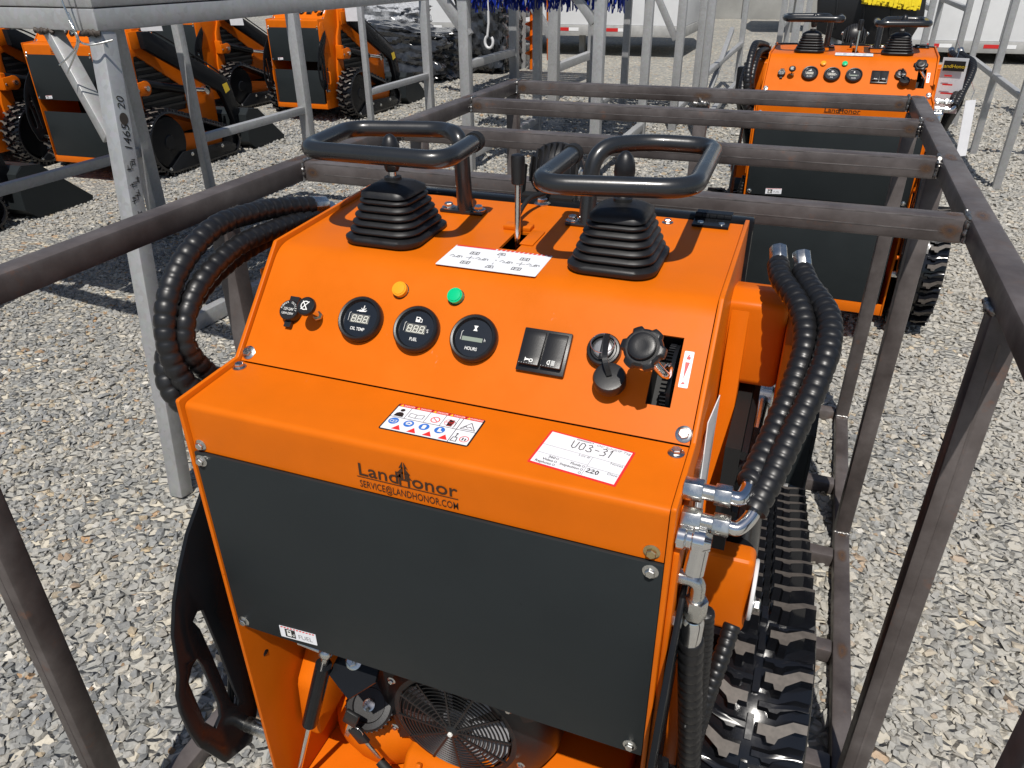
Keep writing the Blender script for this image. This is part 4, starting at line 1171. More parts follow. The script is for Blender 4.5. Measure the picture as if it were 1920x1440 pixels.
        for k in range(8):
            z_ = -0.29-k*0.05; y1 = 0.60 if z_ < -0.52 else 0.16+(0.24+z_)*(-0.46/0.295)
            if y1 > 0.2: G().box((mx_(0.643), (0.125+y1)/2, z_), (0.012, y1-0.125, 0.018), rot=Matrix.Rotation(R(0), 3, 'Y')).obj('slat', 'black_plastic', go, 0)
        ub = G(); ub.prism([(0.115, -0.045), (0.150, -0.035), (0.235, -0.06), (0.235, -0.18), (0.150, -0.178), (0.118, -0.165)], P3, 0.612, 0.700)
        ub = ub.obj('upper_bracket', 'orange_paint', root, 30, 0.008, 3)
        lobe = [(0.18+0.062*math.cos(t), -0.125+0.062*math.sin(t)) for t in [R(-110)+R(220)*i/14 for i in range(15)]] + [(0.06, -0.07), (0.06, -0.19)]
        G().prism(lobe, P3, 0.7005, 0.714).obj('lobe', 'orange_paint', ub, 30, 0.002)
        G().cyl((mx_(0.690), 0.18, -0.125), (mx_(0.752), 0.18, -0.125), 0.019, 20).obj('pin', 'zinc', ub, 40)
        lb = G().prism([(0.000, -0.377), (0.050, -0.386), (0.050, -0.525), (0.0, -0.517)], P3, 0.640, 0.716).obj('lower_bracket', 'orange_paint', root, 30, 0.010, 3)
        cap_ = [(0.028+0.045*math.cos(t), -0.450+0.045*math.sin(t)) for t in [2*PI*i/28 for i in range(28)]]
        G().prism(cap_, P3, 0.7165, 0.7225).obj('white_cap', 'fan_white', lb, 30, 0.002, lvl=1)
        l2 = [(0.10+0.055*math.cos(t), -0.465+0.055*math.sin(t)) for t in [R(-110)+R(220)*i/12 for i in range(13)]] + [(0.0, -0.42), (0.0, -0.51)]
        G().prism(l2, P3, 0.7165, 0.730).obj('lobe', 'orange_paint', lb, 30, 0.002, lvl=2)
        G().cyl((mx_(0.715), 0.10, -0.465), (mx_(0.750), 0.10, -0.465), 0.020, 18).obj('pin', 'zinc', lb, 40, lvl=2)
        G().bolt((mx_(0.7225), 0.02, -0.47), (sd, 0, 0), 0.010).obj('bolt', 'zinc', lb)
        cy = G().cyl((mx_(0.685), 0.052, -0.418), (mx_(0.685), 0.56, -0.535), 0.034, 24).obj('lift_cylinder', 'black_paint', root, 35)
        G().cyl((mx_(0.685), 0.50, -0.525), (mx_(0.685), 0.83, -0.575), 0.018, 16).obj('rod', 'chrome', cy)
        G().lathe((mx_(0.66), 0.83, -0.575), (1 if sd > 0 else -1, 0, 0), [(0.02, 0), (0.035, 0.002), (0.035, 0.045), (0.02, 0.05)], 20).obj('rod_eye', 'zinc', cy)
        arm = [(0.14, -0.07), (0.23, -0.075), (1.03, -0.50), (1.07, -0.56), (1.15, -0.86), (1.13, -0.95), (1.06, -0.95), (0.95, -0.65), (0.92, -0.60), (0.15, -0.19)]
        am = G().prism(arm, P3, 0.7155, 0.765).obj('lift_arm', 'black_paint', root, 30, 0.006)
        G().prism([(0.955, -0.545), (1.02, -0.535), (1.045, -0.60), (0.98, -0.62)], P3, 0.7655, 0.767).obj('yellow_sticker', 'yellow_print', am, 0)
        G().tube(catmull([(mx_(0.735), 0.16, -0.06), (mx_(0.745), 0.3, -0.085), (mx_(0.74), 0.55, -0.21), (mx_(0.74), 0.9, -0.40), (mx_(0.73), 1.05, -0.50)], 8), 0.007, 8).obj('arm_hose', 'matte_black', am, 60)
        # link plate hanging beside the rear edge
        outl = [(-0.150, -0.230), (-0.185, -0.250), (-0.227, -0.293), (-0.265, -0.329), (-0.295, -0.370), (-0.316, -0.411), (-0.333, -0.455), (-0.338, -0.505), (-0.350, -0.530), (-0.355, -0.560), (-0.355, -0.605), (-0.351, -0.676), (-0.335, -0.735), (-0.305, -0.780), (-0.257, -0.790), (-0.229, -0.740), (-0.224, -0.604), (-0.216, -0.450), (-0.150, -0.30)]
        slot1 = [(-0.296, -0.478), (-0.284, -0.470), (-0.270, -0.478), (-0.260, -0.560), (-0.257, -0.672), (-0.259, -0.704), (-0.268, -0.690), (-0.274, -0.560), (-0.282, -0.500)]
        slot2 = [(-0.334, -0.565), (-0.318, -0.545), (-0.304, -0.541), (-0.298, -0.580), (-0.296, -0.660), (-0.304, -0.684), (-0.319, -0.690), (-0.331, -0.665)]
        tl = 0.0
        if sd < 0:
            tl = 0.040
            outl = [(-0.105, -0.245), (-0.150, -0.275), (-0.194, -0.327), (-0.234, -0.366), (-0.268, -0.415), (-0.288, -0.452), (-0.306, -0.500), (-0.313, -0.547), (-0.318, -0.575), (-0.330, -0.604), (-0.333, -0.640), (-0.330, -0.690), (-0.322, -0.735), (-0.288, -0.822), (-0.225, -0.849), (-0.196, -0.798), (-0.183, -0.601), (-0.172, -0.50), (-0.150, -0.42), (-0.10, -0.32)]
            slot1 = [(-0.268, -0.508), (-0.256, -0.500), (-0.246, -0.506), (-0.237, -0.600), (-0.228, -0.735), (-0.233, -0.742), (-0.243, -0.720), (-0.253, -0.600), (-0.260, -0.532)]
            slot2 = [(-0.306, -0.600), (-0.292, -0.580), (-0.280, -0.576), (-0.274, -0.600), (-0.266, -0.700), (-0.270, -0.725), (-0.285, -0.735), (-0.300, -0.700)]
        lp = G().prism(outl, P3, 0.6365+tl, 0.6435+tl, holes=[slot1, slot2]).obj('link_plate', 'black_paint', root, 30, 0.0012)
        G().cyl((mx_(0.626), -0.225, -0.800), (mx_(0.662+tl), -0.225, -0.800), 0.013, 14).obj('pivot_pin', 'zinc', lp, 40)
        G().tube(catmull([(mx_(0.652+tl), -0.255, -0.815), (mx_(0.652+tl), -0.245, -0.77), (mx_(0.652+tl), -0.222, -0.71), (mx_(0.650+tl), -0.205, -0.64), (mx_(0.645+tl), -0.192, -0.58)], 6), 0.006, 10).obj('spring_rod', 'black_paint', lp, 60)
        G().tube(fillet([(mx_(0.626), -0.19, -0.62), (mx_(0.665), -0.19, -0.62), (mx_(0.665), -0.19, -0.74), (mx_(0.626), -0.19, -0.74)], 0.02, 4), 0.008, 10).obj('grab_handle', 'orange_paint', root, 50, lvl=4)
        bp = G().prism([(-0.205, -0.150), (-0.160, -0.150), (-0.11, -0.30), (-0.10, -0.44), (-0.232, -0.44), (-0.232, -0.19)], P3, 0.6265, 0.6335).obj('edge_flange', 'orange_paint', root, 30, 0.002)
    # ---- right side: fluted metal strip, folded paper, louvred cover, gray channel
    G().span((W+0.0065, -0.10, -0.40), (W+0.012, 0.02, -0.17)).obj('metal_strip', 'zinc', root, 30, lvl=1)
    pf = [(-0.115, -0.42), (-0.06, -0.13), (0.012, -0.13), (0.0, -0.42)]
    G().prism(pf, lambda a, b, t: (t+0.004*math.sin(40*a), a, b), W+0.0130, W+0.0142).obj('folded_paper', 'paper', root, 0, lvl=3)
    lc_ = G().span((0.653, -0.02, -0.35), (0.672, 0.30, -0.185)).obj('louvre_cover', 'matte_black', root, 0, lvl=1)
    for k in range(6): G().box((0.675, 0.14, -0.20-k*0.024), (0.008, 0.30, 0.012), rot=Matrix.Rotation(R(20), 3, 'Y')).obj('slat', 'black_plastic', lc_, 0, lvl=1)
    # ---- hoses
    def hz(path, r_=0.0165, pitch=0.0135, fit=True, lvl=1):
        o = hose(path, r_, pitch).obj('hose', 'hose_guard', root, 70, lvl=lvl)
        return o
    def nut(parent, p_, d_, r_=0.012, L=0.02, n=6):
        d_ = Vector(d_).normalized(); p_ = Vector(p_)
        G().cyl(p_-d_*L/2, p_+d_*L/2, r_, n).obj('hose_nut', 'zinc', parent, 30, 0.0012)
    hA = [(0.676, 0.140, 0.006), (0.684, 0.100, 0.000), (0.709, 0.050, -0.012), (0.722, 0.0, -0.034), (0.717, -0.050, -0.066), (0.706, -0.10, -0.095), (0.693, -0.158, -0.121), (0.687, -0.176, -0.126)]
    hB = [(0.706, 0.120, 0.008), (0.716, 0.090, 0.000), (0.742, 0.030, -0.012), (0.746, -0.020, -0.030), (0.737, -0.070, -0.059), (0.725, -0.11, -0.085), (0.710, -0.160, -0.117), (0.697, -0.196, -0.142)]
    for P_ in (hA, hB):
        o = hz(P_, 0.0142, 0.0132)
        d0 = Vector(P_[0])-Vector(P_[1]); nut(o, Vector(P_[0])+d0.normalized()*0.006+Vector((0, 0.004, 0.008)), d0+Vector((0, 0, 0.02)), 0.0118, 0.020, 8)
    for (px, py, pz, hx) in ((0.640, -0.200, -0.127, hA), (0.643, -0.216, -0.152, hB)):
        o = G().cyl((px-0.014, py, pz), (px+0.006, py, pz), 0.0125, 6).obj('hose_fitting', 'zinc', root, 30, 0.001, lvl=1)
        G().cyl((px+0.004, py, pz), (px+0.020, py, pz), 0.0085, 16).obj('thread', 'zinc', o, 40)
        for k in range(5): pass
        nut(o, (px+0.026, py, pz), (1, 0, 0), 0.0118, 0.017)
        e_ = Vector(hx[-1]); e2 = Vector(hx[-2])
        G().tube(catmull([(px+0.032, py, pz), (px+0.043, py+0.001, pz), e_*0.7+Vector((px+0.05, py, pz))*0.3, e_+(e2-e_)*0.3], 6), 0.0078, 12).obj('elbow', 'chrome', o, 60)
    # swivel elbow below, straight coupling and the hoses that drop from it
    o = G().lathe((0.629, -0.226, -0.170), (1, 0, 0), [(0.0135, 0), (0.0135, 0.007), (0.011, 0.009), (0.011, 0.014), (0.0140, 0.016), (0.0140, 0.027), (0.009, 0.034)], 20).obj('swivel_elbow', 'chrome', root, 35, lvl=1)
    G().cyl((0.652, -0.228, -0.166), (0.650, -0.236, -0.205), 0.0108, 20).obj('coupling', 'chrome', o, 40)
    nut(o, (0.633, -0.226, -0.170), (1, 0, 0), 0.0132, 0.011)
    o = G().tube(fillet([(0.630, -0.205, -0.243), (0.655, -0.205, -0.243), (0.655, -0.205, -0.290)], 0.012, 5), 0.0088, 14).obj('elbow_fitting', 'zinc', root, 50, lvl=1)
    nut(o, (0.6555, -0.205, -0.283), (0, 0, 1), 0.0135, 0.026); nut(o, (0.638, -0.214, -0.300), (1, 0, 0), 0.010, 0.012)
    G().lathe((0.6555, -0.205, -0.300), (0, 0.04, -1), [(0.010, 0), (0.0125, 0.004), (0.0125, 0.046), (0.0115, 0.05)], 20).obj('ferrule', 'chrome', o, 40)
    hz([(0.656, -0.202, -0.335), (0.660, -0.200, -0.39), (0.666, -0.192, -0.46), (0.672, -0.182, -0.54), (0.678, -0.170, -0.63), (0.680, -0.150, -0.72)], 0.0155, 0.0165)
    hz([(0.664, -0.13, -0.36), (0.668, -0.125, -0.42), (0.672, -0.118, -0.52), (0.676, -0.11, -0.62), (0.68, -0.09, -0.72)], 0.0125, 0.011)
    hz([(0.700, -0.030, -0.470), (0.694, -0.06, -0.50), (0.684, -0.095, -0.55), (0.677, -0.12, -0.62), (0.675, -0.13, -0.70)], 0.0125, 0.011)
    # three hoses looping out on the left
    hL = [[(-0.035, 0.140, 0.016), (-0.048, 0.090, 0.026), (-0.060, 0.036, 0.032), (-0.062, -0.057, 0.034), (-0.062, -0.138, -0.004), (-0.060, -0.178, -0.067), (-0.048, -0.182, -0.135), (-0.020, -0.155, -0.185)],
          [(-0.032, 0.158, 0.000), (-0.040, 0.034, 0.006), (-0.044, -0.051, 0.002), (-0.045, -0.130, -0.030), (-0.045, -0.165, -0.085), (-0.040, -0.146, -0.140), (-0.030, -0.132, -0.155)],
          [(-0.028, 0.180, -0.030), (-0.055, 0.080, -0.012), (-0.068, 0.000, -0.018), (-0.075, -0.075, -0.040), (-0.078, -0.150, -0.085), (-0.072, -0.186, -0.140), (-0.045, -0.180, -0.190), (-0.015, -0.16, -0.215)]]
    for k, P_ in enumerate(hL):
        o = hz(P_, 0.0155 if k != 1 else 0.0142, 0.0165)
        d0 = Vector(P_[0])-Vector(P_[1]); nut(o, Vector(P_[0])+d0.normalized()*0.010, d0, 0.0150, 0.03, 10)
        if k == 1: G().cyl(P_[-1], (-0.005, -0.108, -0.180), 0.0115, 16).obj('ferrule', 'chrome', o, 40)
    hz([(-0.012, -0.190, -0.46), (-0.022, -0.200, -0.52), (-0.020, -0.205, -0.58), (-0.012, -0.200, -0.63)], 0.014, 0.0125)
    # ---- tracks
    build_track(root, 0.666, 0.838, True)
    build_track(root, W-0.838, W-0.666, False)
    # ---- bucket in front
    bx0, bx1 = -0.22, 0.84
    bp_ = [(1.12, -0.80), (1.16, -0.78), (1.30, -0.80), (1.36, -0.84), (1.62, -1.10), (1.60, -1.115), (1.18, -1.115), (1.10, -1.06)]
    bk = G(); prof_ = [(1.30, -0.80), (1.16, -0.78), (1.11, -0.82), (1.10, -1.05), (1.17, -1.11), (1.62, -1.11)]
    b2 = sheet(prof_, [bx0, bx1], t=0.008); bk.add(b2.v, b2.f)
    for x in (bx0-0.004, bx1-0.004): bk.prism([(1.30, -0.80), (1.16, -0.78), (1.10, -0.82), (1.09, -1.05), (1.17, -1.12), (1.63, -1.12), (1.64, -1.09)], X3, x, x+0.008)
    bk.span((0.05, 1.04, -0.98), (W-0.05, 1.10, -0.86))
    bk.obj('bucket', 'charcoal_paint', root, 30)
    return root

# ------------------------------------------------------------------ ground
g = G(); g.add([(-60, -30, -GZ), (60, -30, -GZ), (60, 90, -GZ), (-60, 90, -GZ)], [(0, 1, 2, 3)])
ground = g.obj('ground', 'gravel_bed', None, 0)
ground['kind'] = 'structure'

def gravel():
    cw = np.array(cam.location)
    def ok(xy, m):
        P = np.column_stack([xy, np.zeros(len(xy))]) - cw
        z = P @ np.array(fw); x = 1404.9*(P @ np.array(r2))/np.maximum(z, 1e-3); y = 1404.9*(P @ np.array(u2))/np.maximum(z, 1e-3)
        return (z > 0.3) & (abs(x) < 960+m) & (abs(y) < 720+m)
    xs = []
    for (x0, x1, y0, y1, dens, s0, s1) in ((-1.9, 3.0, -0.9, 2.4, 3400, 0.0054, 0.0175), (-4.2, 4.2, 2.4, 4.4, 1700, 0.009, 0.018), (-5.5, 4.2, 4.4, 6.5, 800, 0.012, 0.024), (-5.0, 5.0, 6.5, 10.0, 330, 0.014, 0.028), (-3.4, -1.9, -0.2, 2.4, 2900, 0.0058, 0.0172)):
        n = int((x1-x0)*(y1-y0)*dens)
        xy = np.column_stack([RNG.uniform(x0, x1, n), RNG.uniform(y0, y1, n)])
        xy = xy[ok(xy, 240)]
        thin = np.array([mnoise.fractal(Vector((x*1.7, y*1.7, 0.3)), 1.0, 2.0, 3) for x, y in xy])
        xy = xy[RNG.uniform(0, 1, len(xy)) < np.clip(1.05+1.3*thin, 0.45, 1.0)]
        sz = s0+(s1-s0)*RNG.beta(1.25, 2.2, len(xy))
        xs.append(np.column_stack([xy, sz]))
    S = np.concatenate(xs)
    # a dozen broken, flat-faced shapes
    shapes = []
    for k in range(14):
        bm = bmesh.new()
        for q in RNG.normal(size=(11, 3)):
            q = q/np.linalg.norm(q)*RNG.uniform(0.8, 1.1)
            bm.verts.new(q*np.array([1.35, 0.95, 0.66])*RNG.uniform(0.92, 1.08))
        r_ = bmesh.ops.convex_hull(bm, input=bm.verts)
        bm.verts.ensure_lookup_table(); bm.verts.index_update()
        shapes.append((np.array([v_.co[:] for v_ in bm.verts]), np.array([[v_.index for v_ in f.verts] for f in bm.faces])))
        bm.free()
    pick = RNG.integers(0, 14, len(S))
    VV, FF, base = [], [], 0
    for k in range(14):
        Q = S[pick == k]; n = len(Q); sv, sf_ = shapes[k]
        V = sv[None]*Q[:, 2][:, None, None]
        a = RNG.uniform(0, 2*PI, n); b = RNG.normal(0, 0.40, n); c = RNG.normal(0, 0.40, n)
        ca, sa, cb, sb, cc, sc_ = np.cos(a), np.sin(a), np.cos(b), np.sin(b), np.cos(c), np.sin(c)
        O_, I_ = np.zeros(n), np.ones(n)
        Rz = np.array([[ca, -sa, O_], [sa, ca, O_], [O_, O_, I_]]).transpose(2, 0, 1)
        Rx = np.array([[I_, O_, O_], [O_, cb, -sb], [O_, sb, cb]]).transpose(2, 0, 1)
        Ry = np.array([[cc, O_, sc_], [O_, I_, O_], [-sc_, O_, cc]]).transpose(2, 0, 1)
        V = np.einsum('nij,nkj->nki', Rz @ Rx @ Ry, V)
        V[:, :, 0] += Q[:, 0][:, None]; V[:, :, 1] += Q[:, 1][:, None]
        V[:, :, 2] += (Q[:, 2]*RNG.uniform(-0.15, 0.5, n))[:, None]
        VV.append(V.reshape(-1, 3)); FF.append((sf_[None]+(np.arange(n)*len(sv))[:, None, None]+base).reshape(-1)); base += n*len(sv)
    V = np.concatenate(VV); F = np.concatenate(FF).astype(np.int32)
    me = bpy.data.meshes.new('gravel')
    me.vertices.add(len(V)); me.vertices.foreach_set('co', V.reshape(-1))
    me.loops.add(len(F)); me.loops.foreach_set('vertex_index', F)
    me.polygons.add(len(F)//3); me.polygons.foreach_set('loop_start', np.arange(0, len(F), 3, dtype=np.int32))
    me.update(calc_edges=True); me.shade_flat()
    print('gravel stones', len(S), 'tris', len(F)//3)
    me.materials.append(MATS['gravel_stone'])
    o = bpy.data.objects.new('gravel', me); COL.objects.link(o)
    o['kind'] = 'stuff'; o['label'] = 'loose gray and tan crushed gravel covering the yard'; o['category'] = 'gravel'
gravel()

# ------------------------------------------------------------------ machines
M1 = build_machine()
index_kids()
near = lambda l: l in (0, 1, 4)
far = lambda l: l in (0, 2, 4)
def place(loc, rz, label, keep):
    o = copy_tree(M1, None, keep)
    o.location = loc; o.rotation_euler = (0, 0, rz); o['label'] = label
    return o
place((0.477, 2.690, 0.012), -0.030, 'orange stand-on loader straight ahead beyond the brown frame, tags hanging at its side', near)
place((-4.88, 3.75, 0), 0.05, 'orange loader seen behind the leaning galvanised post, black panels and bucket', far)
place((-4.765, 6.50, 0), 0.0, 'orange loader in the middle distance between the galvanised uprights, full rear in view', far)
place((-6.42, 6.60, 0), 0.0, 'orange loader half hidden left of the middle-distance one, track side showing', far)
place((-6.22, 3.70, 0), 0.05, 'orange loader cut off by the left picture edge, pin lobes and track showing', far)
place((-4.90, 1.45, 0), 0.03, 'loader of which only the black bucket shows at the far left', far)
def prune(o):
    for ch in kids(o):
        prune(ch)
        if LVL.get(ch.name, 0) in (2, 4): bpy.data.objects.remove(ch, do_unlink=True)
prune(M1)

# ------------------------------------------------------------------ brown steel frame round the nearest machine
T = 0.0415
fr_ = thing('steel_crate_frame', 'brown mill-steel crate frame of square tubes round the nearest loader', 'frame')
def tube(p0, p1, name, parent=fr_, mat='mill_steel', w=T, bev=0.006, h=None):
    return G().beam(p0, p1, w, h).obj(name, mat, parent, 40, bev, 2)
zt = -0.005-T/2; xl, xr = -0.312, 0.962; yf, yb = 1.762, -0.33
zb = -GZ+T/2+0.004
tube((xl, -0.60, zt), (xl, yf+T/2, zt), 'side_rail'); tube((xr, -0.60, zt), (xr+0.004, yf+T/2, zt), 'side_rail')
for y in (0.497, 0.927, 1.367, yf): tube((xl+T/2, y, zt-0.001), (xr-T/2, y, zt-0.001), 'cross_rail')
for x, y in ((xl, -0.335), (xl, 0.24), (xl, 1.04), (xl, yf), (xr, -0.31), (xr, 0.21), (xr, 1.06), (xr, 1.735)):
    tube((x, y, zb+T/2), (x, y, zt-T/2-0.001), 'post')
tube((0.33, yf-0.005, zb+T/2), (0.345, yf, zt-T/2-0.001), 'post')
tube((xl, -0.60, zb), (xl, yf+T/2, zb), 'bottom_rail'); tube((xr, -0.60, zb), (xr, yf+T/2, zb), 'bottom_rail')
for y in (0.28, 0.60, 0.95, 1.30, yf): tube((xl+T/2, y, zb-0.002), (xr-T/2, y, zb-0.002), 'bottom_cross_rail')
plain('seam_steel', (0.17, 0.155, 0.15), 0.4, 0.4, var=0.5, vscale=25)
for y in (0.497, 0.927, 1.367, yf):
    G().span((xl+T/2+0.05, y-T/2-0.0005, zt-0.004), (xr-T/2-0.03, y-T/2+0.001, zt-0.0022)).obj('seam', 'seam_steel', fr_, 0)
    G().span((xl+T/2+0.02, y-T/2+0.0008, zt+T/2-0.0042), (xr-T/2-0.02, y-T/2+0.0026, zt+T/2-0.0022)).obj('worn_edge', 'seam_steel', fr_, 0)
for x, y in ((xr, 0.21), (xl, -0.335)):
    G().span((x-0.002, y-T/2-0.0005, zb+0.1), (x+0.002, y-T/2+0.001, zt-0.06)).obj('seam', 'mill_steel', fr_, 0)
def weld(p0, p1, r_=0.006):
    p0, p1 = Vector(p0), Vector(p1); n = 14
    P = [p0+(p1-p0)*i/n+Vector((random.uniform(-1, 1), random.uniform(-1, 1), random.uniform(-1, 1)))*0.0012 for i in range(n+1)]
    G().tube(P, r_, 7, rads=[r_*random.uniform(0.7, 1.15) for _ in P]).obj('weld', 'zinc_weld', fr_, 60)
plain('zinc_weld', (0.30, 0.29, 0.28), 0.35, 0.9, var=0.35, vscale=120, bmp=0.4, bscale=300)
plain('weld_heat', (0.20, 0.105, 0.05), 0.5, 0.3, var=0.5, vscale=60)
for y in (0.497, 0.927, 1.367, yf):
    for x, s in ((xl+T/2, 1), (xr-T/2, -1)):
        weld((x, y-T/2+0.002, zt+T/2), (x, y+T/2-0.002, zt+T/2), 0.0038)
        weld((x, y-T/2, zt-T/2+0.002), (x, y-T/2, zt+T/2-0.004), 0.0055)
weld((xr-T/2, 0.21-T/2, zt-T/2), (xr-T/2, 0.21+T/2, zt-T/2)); weld((xl+T/2, 0.24-T/2, zt-T/2), (xl+T/2, 0.24+T/2, zt-T/2), 0.008)
for y in (1.06, 1.735): weld((xr+T/2, y-T/2, zb+T/2), (xr-T/2, y-T/2, zb+T/2), 0.005)
for k in range(5): weld((0.335+random.uniform(-.02, .02), yf-T/2-0.003, zt-T/2-0.004), (0.355+random.uniform(-.02, .02), yf-T/2-0.004, zt-T/2+random.uniform(-.01, .012)), 0.008)
def heat(fr0, a0, a1, b0, b1):
    G().flat(fr0, [(a0, b0), (a1, b0), (a1, b1), (a0, b1)], 0.0006).obj('heat_tint', 'heat_patch', fr_, 0)
m, nt, p = nodes_of('heat_patch')
tc = nt.nodes.new('ShaderNodeTexCoord')
vm = nt.nodes.new('ShaderNodeVectorMath'); vm.operation = 'SUBTRACT'; vm.inputs[1].default_value = (0.5, 0.5, 0.5)
nt.links.new(tc.outputs['Generated'], vm.inputs[0])
ln = nt.nodes.new('ShaderNodeVectorMath'); ln.operation = 'LENGTH'; nt.links.new(vm.outputs[0], ln.inputs[0])
nn = tex_noise(nt, 45, 4, 0.6)
ad = nt.nodes.new('ShaderNodeMath'); ad.operation = 'MULTIPLY_ADD'; ad.inputs[1].default_value = 0.35
nt.links.new(nn.outputs[0], ad.inputs[0]); nt.links.new(ln.outputs['Value'], ad.inputs[2])
al = ramp(nt, ad.outputs[0], [(0.22, (0.75, 0.75, 0.75)), (0.58, (0, 0, 0))])
cr = ramp(nt, ad.outputs[0], [(0.2, (0.075, 0.065, 0.07)), (0.36, (0.19, 0.095, 0.04)), (0.55, (0.12, 0.07, 0.05))])
nt.links.new(al.outputs[0], p.inputs['Alpha']); nt.links.new(cr.outputs[0], p.inputs['Base Color'])
p.inputs['Roughness'].default_value = 0.45; p.inputs['Metallic'].default_value = 0.3
for y in (0.497, 0.927, 1.367, yf):
    back = Fr((0, y-T/2, zt-0.001), (1, 0, 0), (0, 0, 1)); topf = Fr((0, y, zt+T/2-0.001), (1, 0, 0), (0, 1, 0))
    heat(back, xr-T/2-0.045, xr-T/2+0.0, -T/2+0.004, T/2-0.004); heat(back, xl+T/2, xl+T/2+0.045, -T/2+0.004, T/2-0.004)
    heat(topf, xr-T/2-0.04, xr-T/2, -T/2+0.004, T/2-0.004); heat(topf, xl+T/2, xl+T/2+0.04, -T/2+0.004, T/2-0.004)
    side = Fr((0, 0, zt+T/2), (1, 0, 0), (0, 1, 0)); heat(side, xr-T/2+0.004, xr+T/2-0.004, y-0.05, y+0.05); heat(side, xl-T/2+0.004, xl+T/2-0.004, y-0.05, y+0.05)
heat(Fr((0, yf-T/2, zt-0.001), (1, 0, 0), (0, 0, 1)), 0.30, 0.39, -T/2+0.003, T/2-0.003)
for (y0_, y1_) in ((1.06, 1.735), (0.6, 0.95)):
    for y in (y0_, y1_): heat(Fr((0, y, zb+T/2), (1, 0, 0), (0, 1, 0)), xr-T/2+0.003, xr+T/2-0.003, -0.05, 0.03)

# ------------------------------------------------------------------ keys hanging in the fuel cap lock, hang tags
kr = thing('key_bunch', 'bunch of black-headed keys hanging from the fuel cap lock', 'keys', (0.128, -0.135, 0.345))
kb = Vector((0.126, -0.168, -0.775))
for dx, dz, ln, rot in ((0.0, 0.012, 0.03, 20), (0.010, -0.028, 0.032, -35)):
    q = Matrix.Rotation(R(rot), 3, 'Y')
    g = G(); g.box(kb+Vector((dx, -0.006, dz)), (0.026, 0.008, 0.036), rot=q); o = g.obj('key_head', 'black_plastic', None, 30, 0.003)
    o.parent = kr; o.matrix_parent_inverse = Matrix.Translation((-0.128, 0.135, -0.345))
    g = G(); g.box(kb+Vector((dx, -0.006, dz))+q @ Vector((0.003, 0, -0.036)), (0.009, 0.0026, 0.042), rot=q); o = g.obj('key_blade', 'zinc', None, 30, 0.0006)
    o.parent = kr; o.matrix_parent_inverse = Matrix.Translation((-0.128, 0.135, -0.345))
g = G(); g.tube([kb+Vector((0.008+0.012*math.cos(t), -0.008, -0.018+0.012*math.sin(t))) for t in [2*PI*i/24 for i in range(24)]], 0.0009, 6, closed=True); o = g.obj('split_ring', 'chrome', None, 60)
o.parent = kr; o.matrix_parent_inverse = Matrix.Translation((-0.128, 0.135, -0.345))

def hang_tag(c, rx, rz, w, h, label, head=None):
    """card hung on a wire; c is the top centre"""
    c = Vector(c); m_ = Matrix.Rotation(rz, 3, 'Z') @ Matrix.Rotation(rx, 3, 'X')
    f = Fr(c, m_ @ Vector((1, 0, 0)), m_ @ Vector((0, 0, 1)))
    o = thing('hang_tag', label, 'tag', (c.x, c.y, c.z-h+GZ), group='paper tags on the loaders')
    off = Matrix.Translation((-c.x, -c.y, -(c.z-h+GZ)))
    def put(g_, nm, mt_):
        q = g_.obj(nm, mt_, o, 0); q.matrix_parent_inverse = off
    put(G().prism([(-w/2, -h), (w/2, -h), (w/2, 0), (-w/2, 0)], lambda a, b, t: f.P(a, b, t+0.006*math.sin(b*18)), 0, 0.0012), 'card', 'paper')
    if head:
        put(G().flat(f, [(-w*.42, -h*.22), (w*.42, -h*.22), (w*.42, -h*.04), (-w*.42, -h*.04)], 0.010), 'header', 'black_print')
        g_ = G(); g_.text(f, 0, -h*.16, head, h*.09, 0.0125, 'CENTER'); put(g_, 'lettering', 'yellow_print')
        g_ = G(); [g_.flat(f, [(-w*.3, -h*(.32+.16*k)), (w*(.0+.1*k), -h*(.32+.16*k)), (w*(.0+.1*k), -h*(.29+.16*k)), (-w*.3, -h*(.29+.16*k))], 0.011) for k in range(4)]; put(g_, 'red_lines', 'red_print')
    put(G().tube([c+Vector((0, 0, -0.004)), c+Vector((0.005, 0.01, 0.03)), c+Vector((-0.01, 0.02, 0.06))], 0.001, 5), 'wire', 'zinc')
hang_tag((1.14, 2.52, 0.03), 0.20, -0.25, 0.085, 0.20, 'white card tag with black header hanging at the side of the loader ahead', 'LandHonor')
hang_tag((1.22, 2.50, -0.11), -0.1, 0.7, 0.05, 0.20, 'plain white paper strip hanging below the hoses of the loader ahead')
hang_tag((-3.95, 3.85, 0.10), 0.15, 0.35, 0.16, 0.16, 'white paper tag tied above the arm pivot, behind the leaning post')
hang_tag((-3.93, 6.60, 0.02), 0.1, 0.3, 0.16, 0.18, 'white paper tag on the tower of the middle-distance loader')
hang_tag((-5.22, 6.35, -0.04), 0.1, 0.2, 0.15, 0.16, 'white paper tag hanging just left of the middle-distance loader')

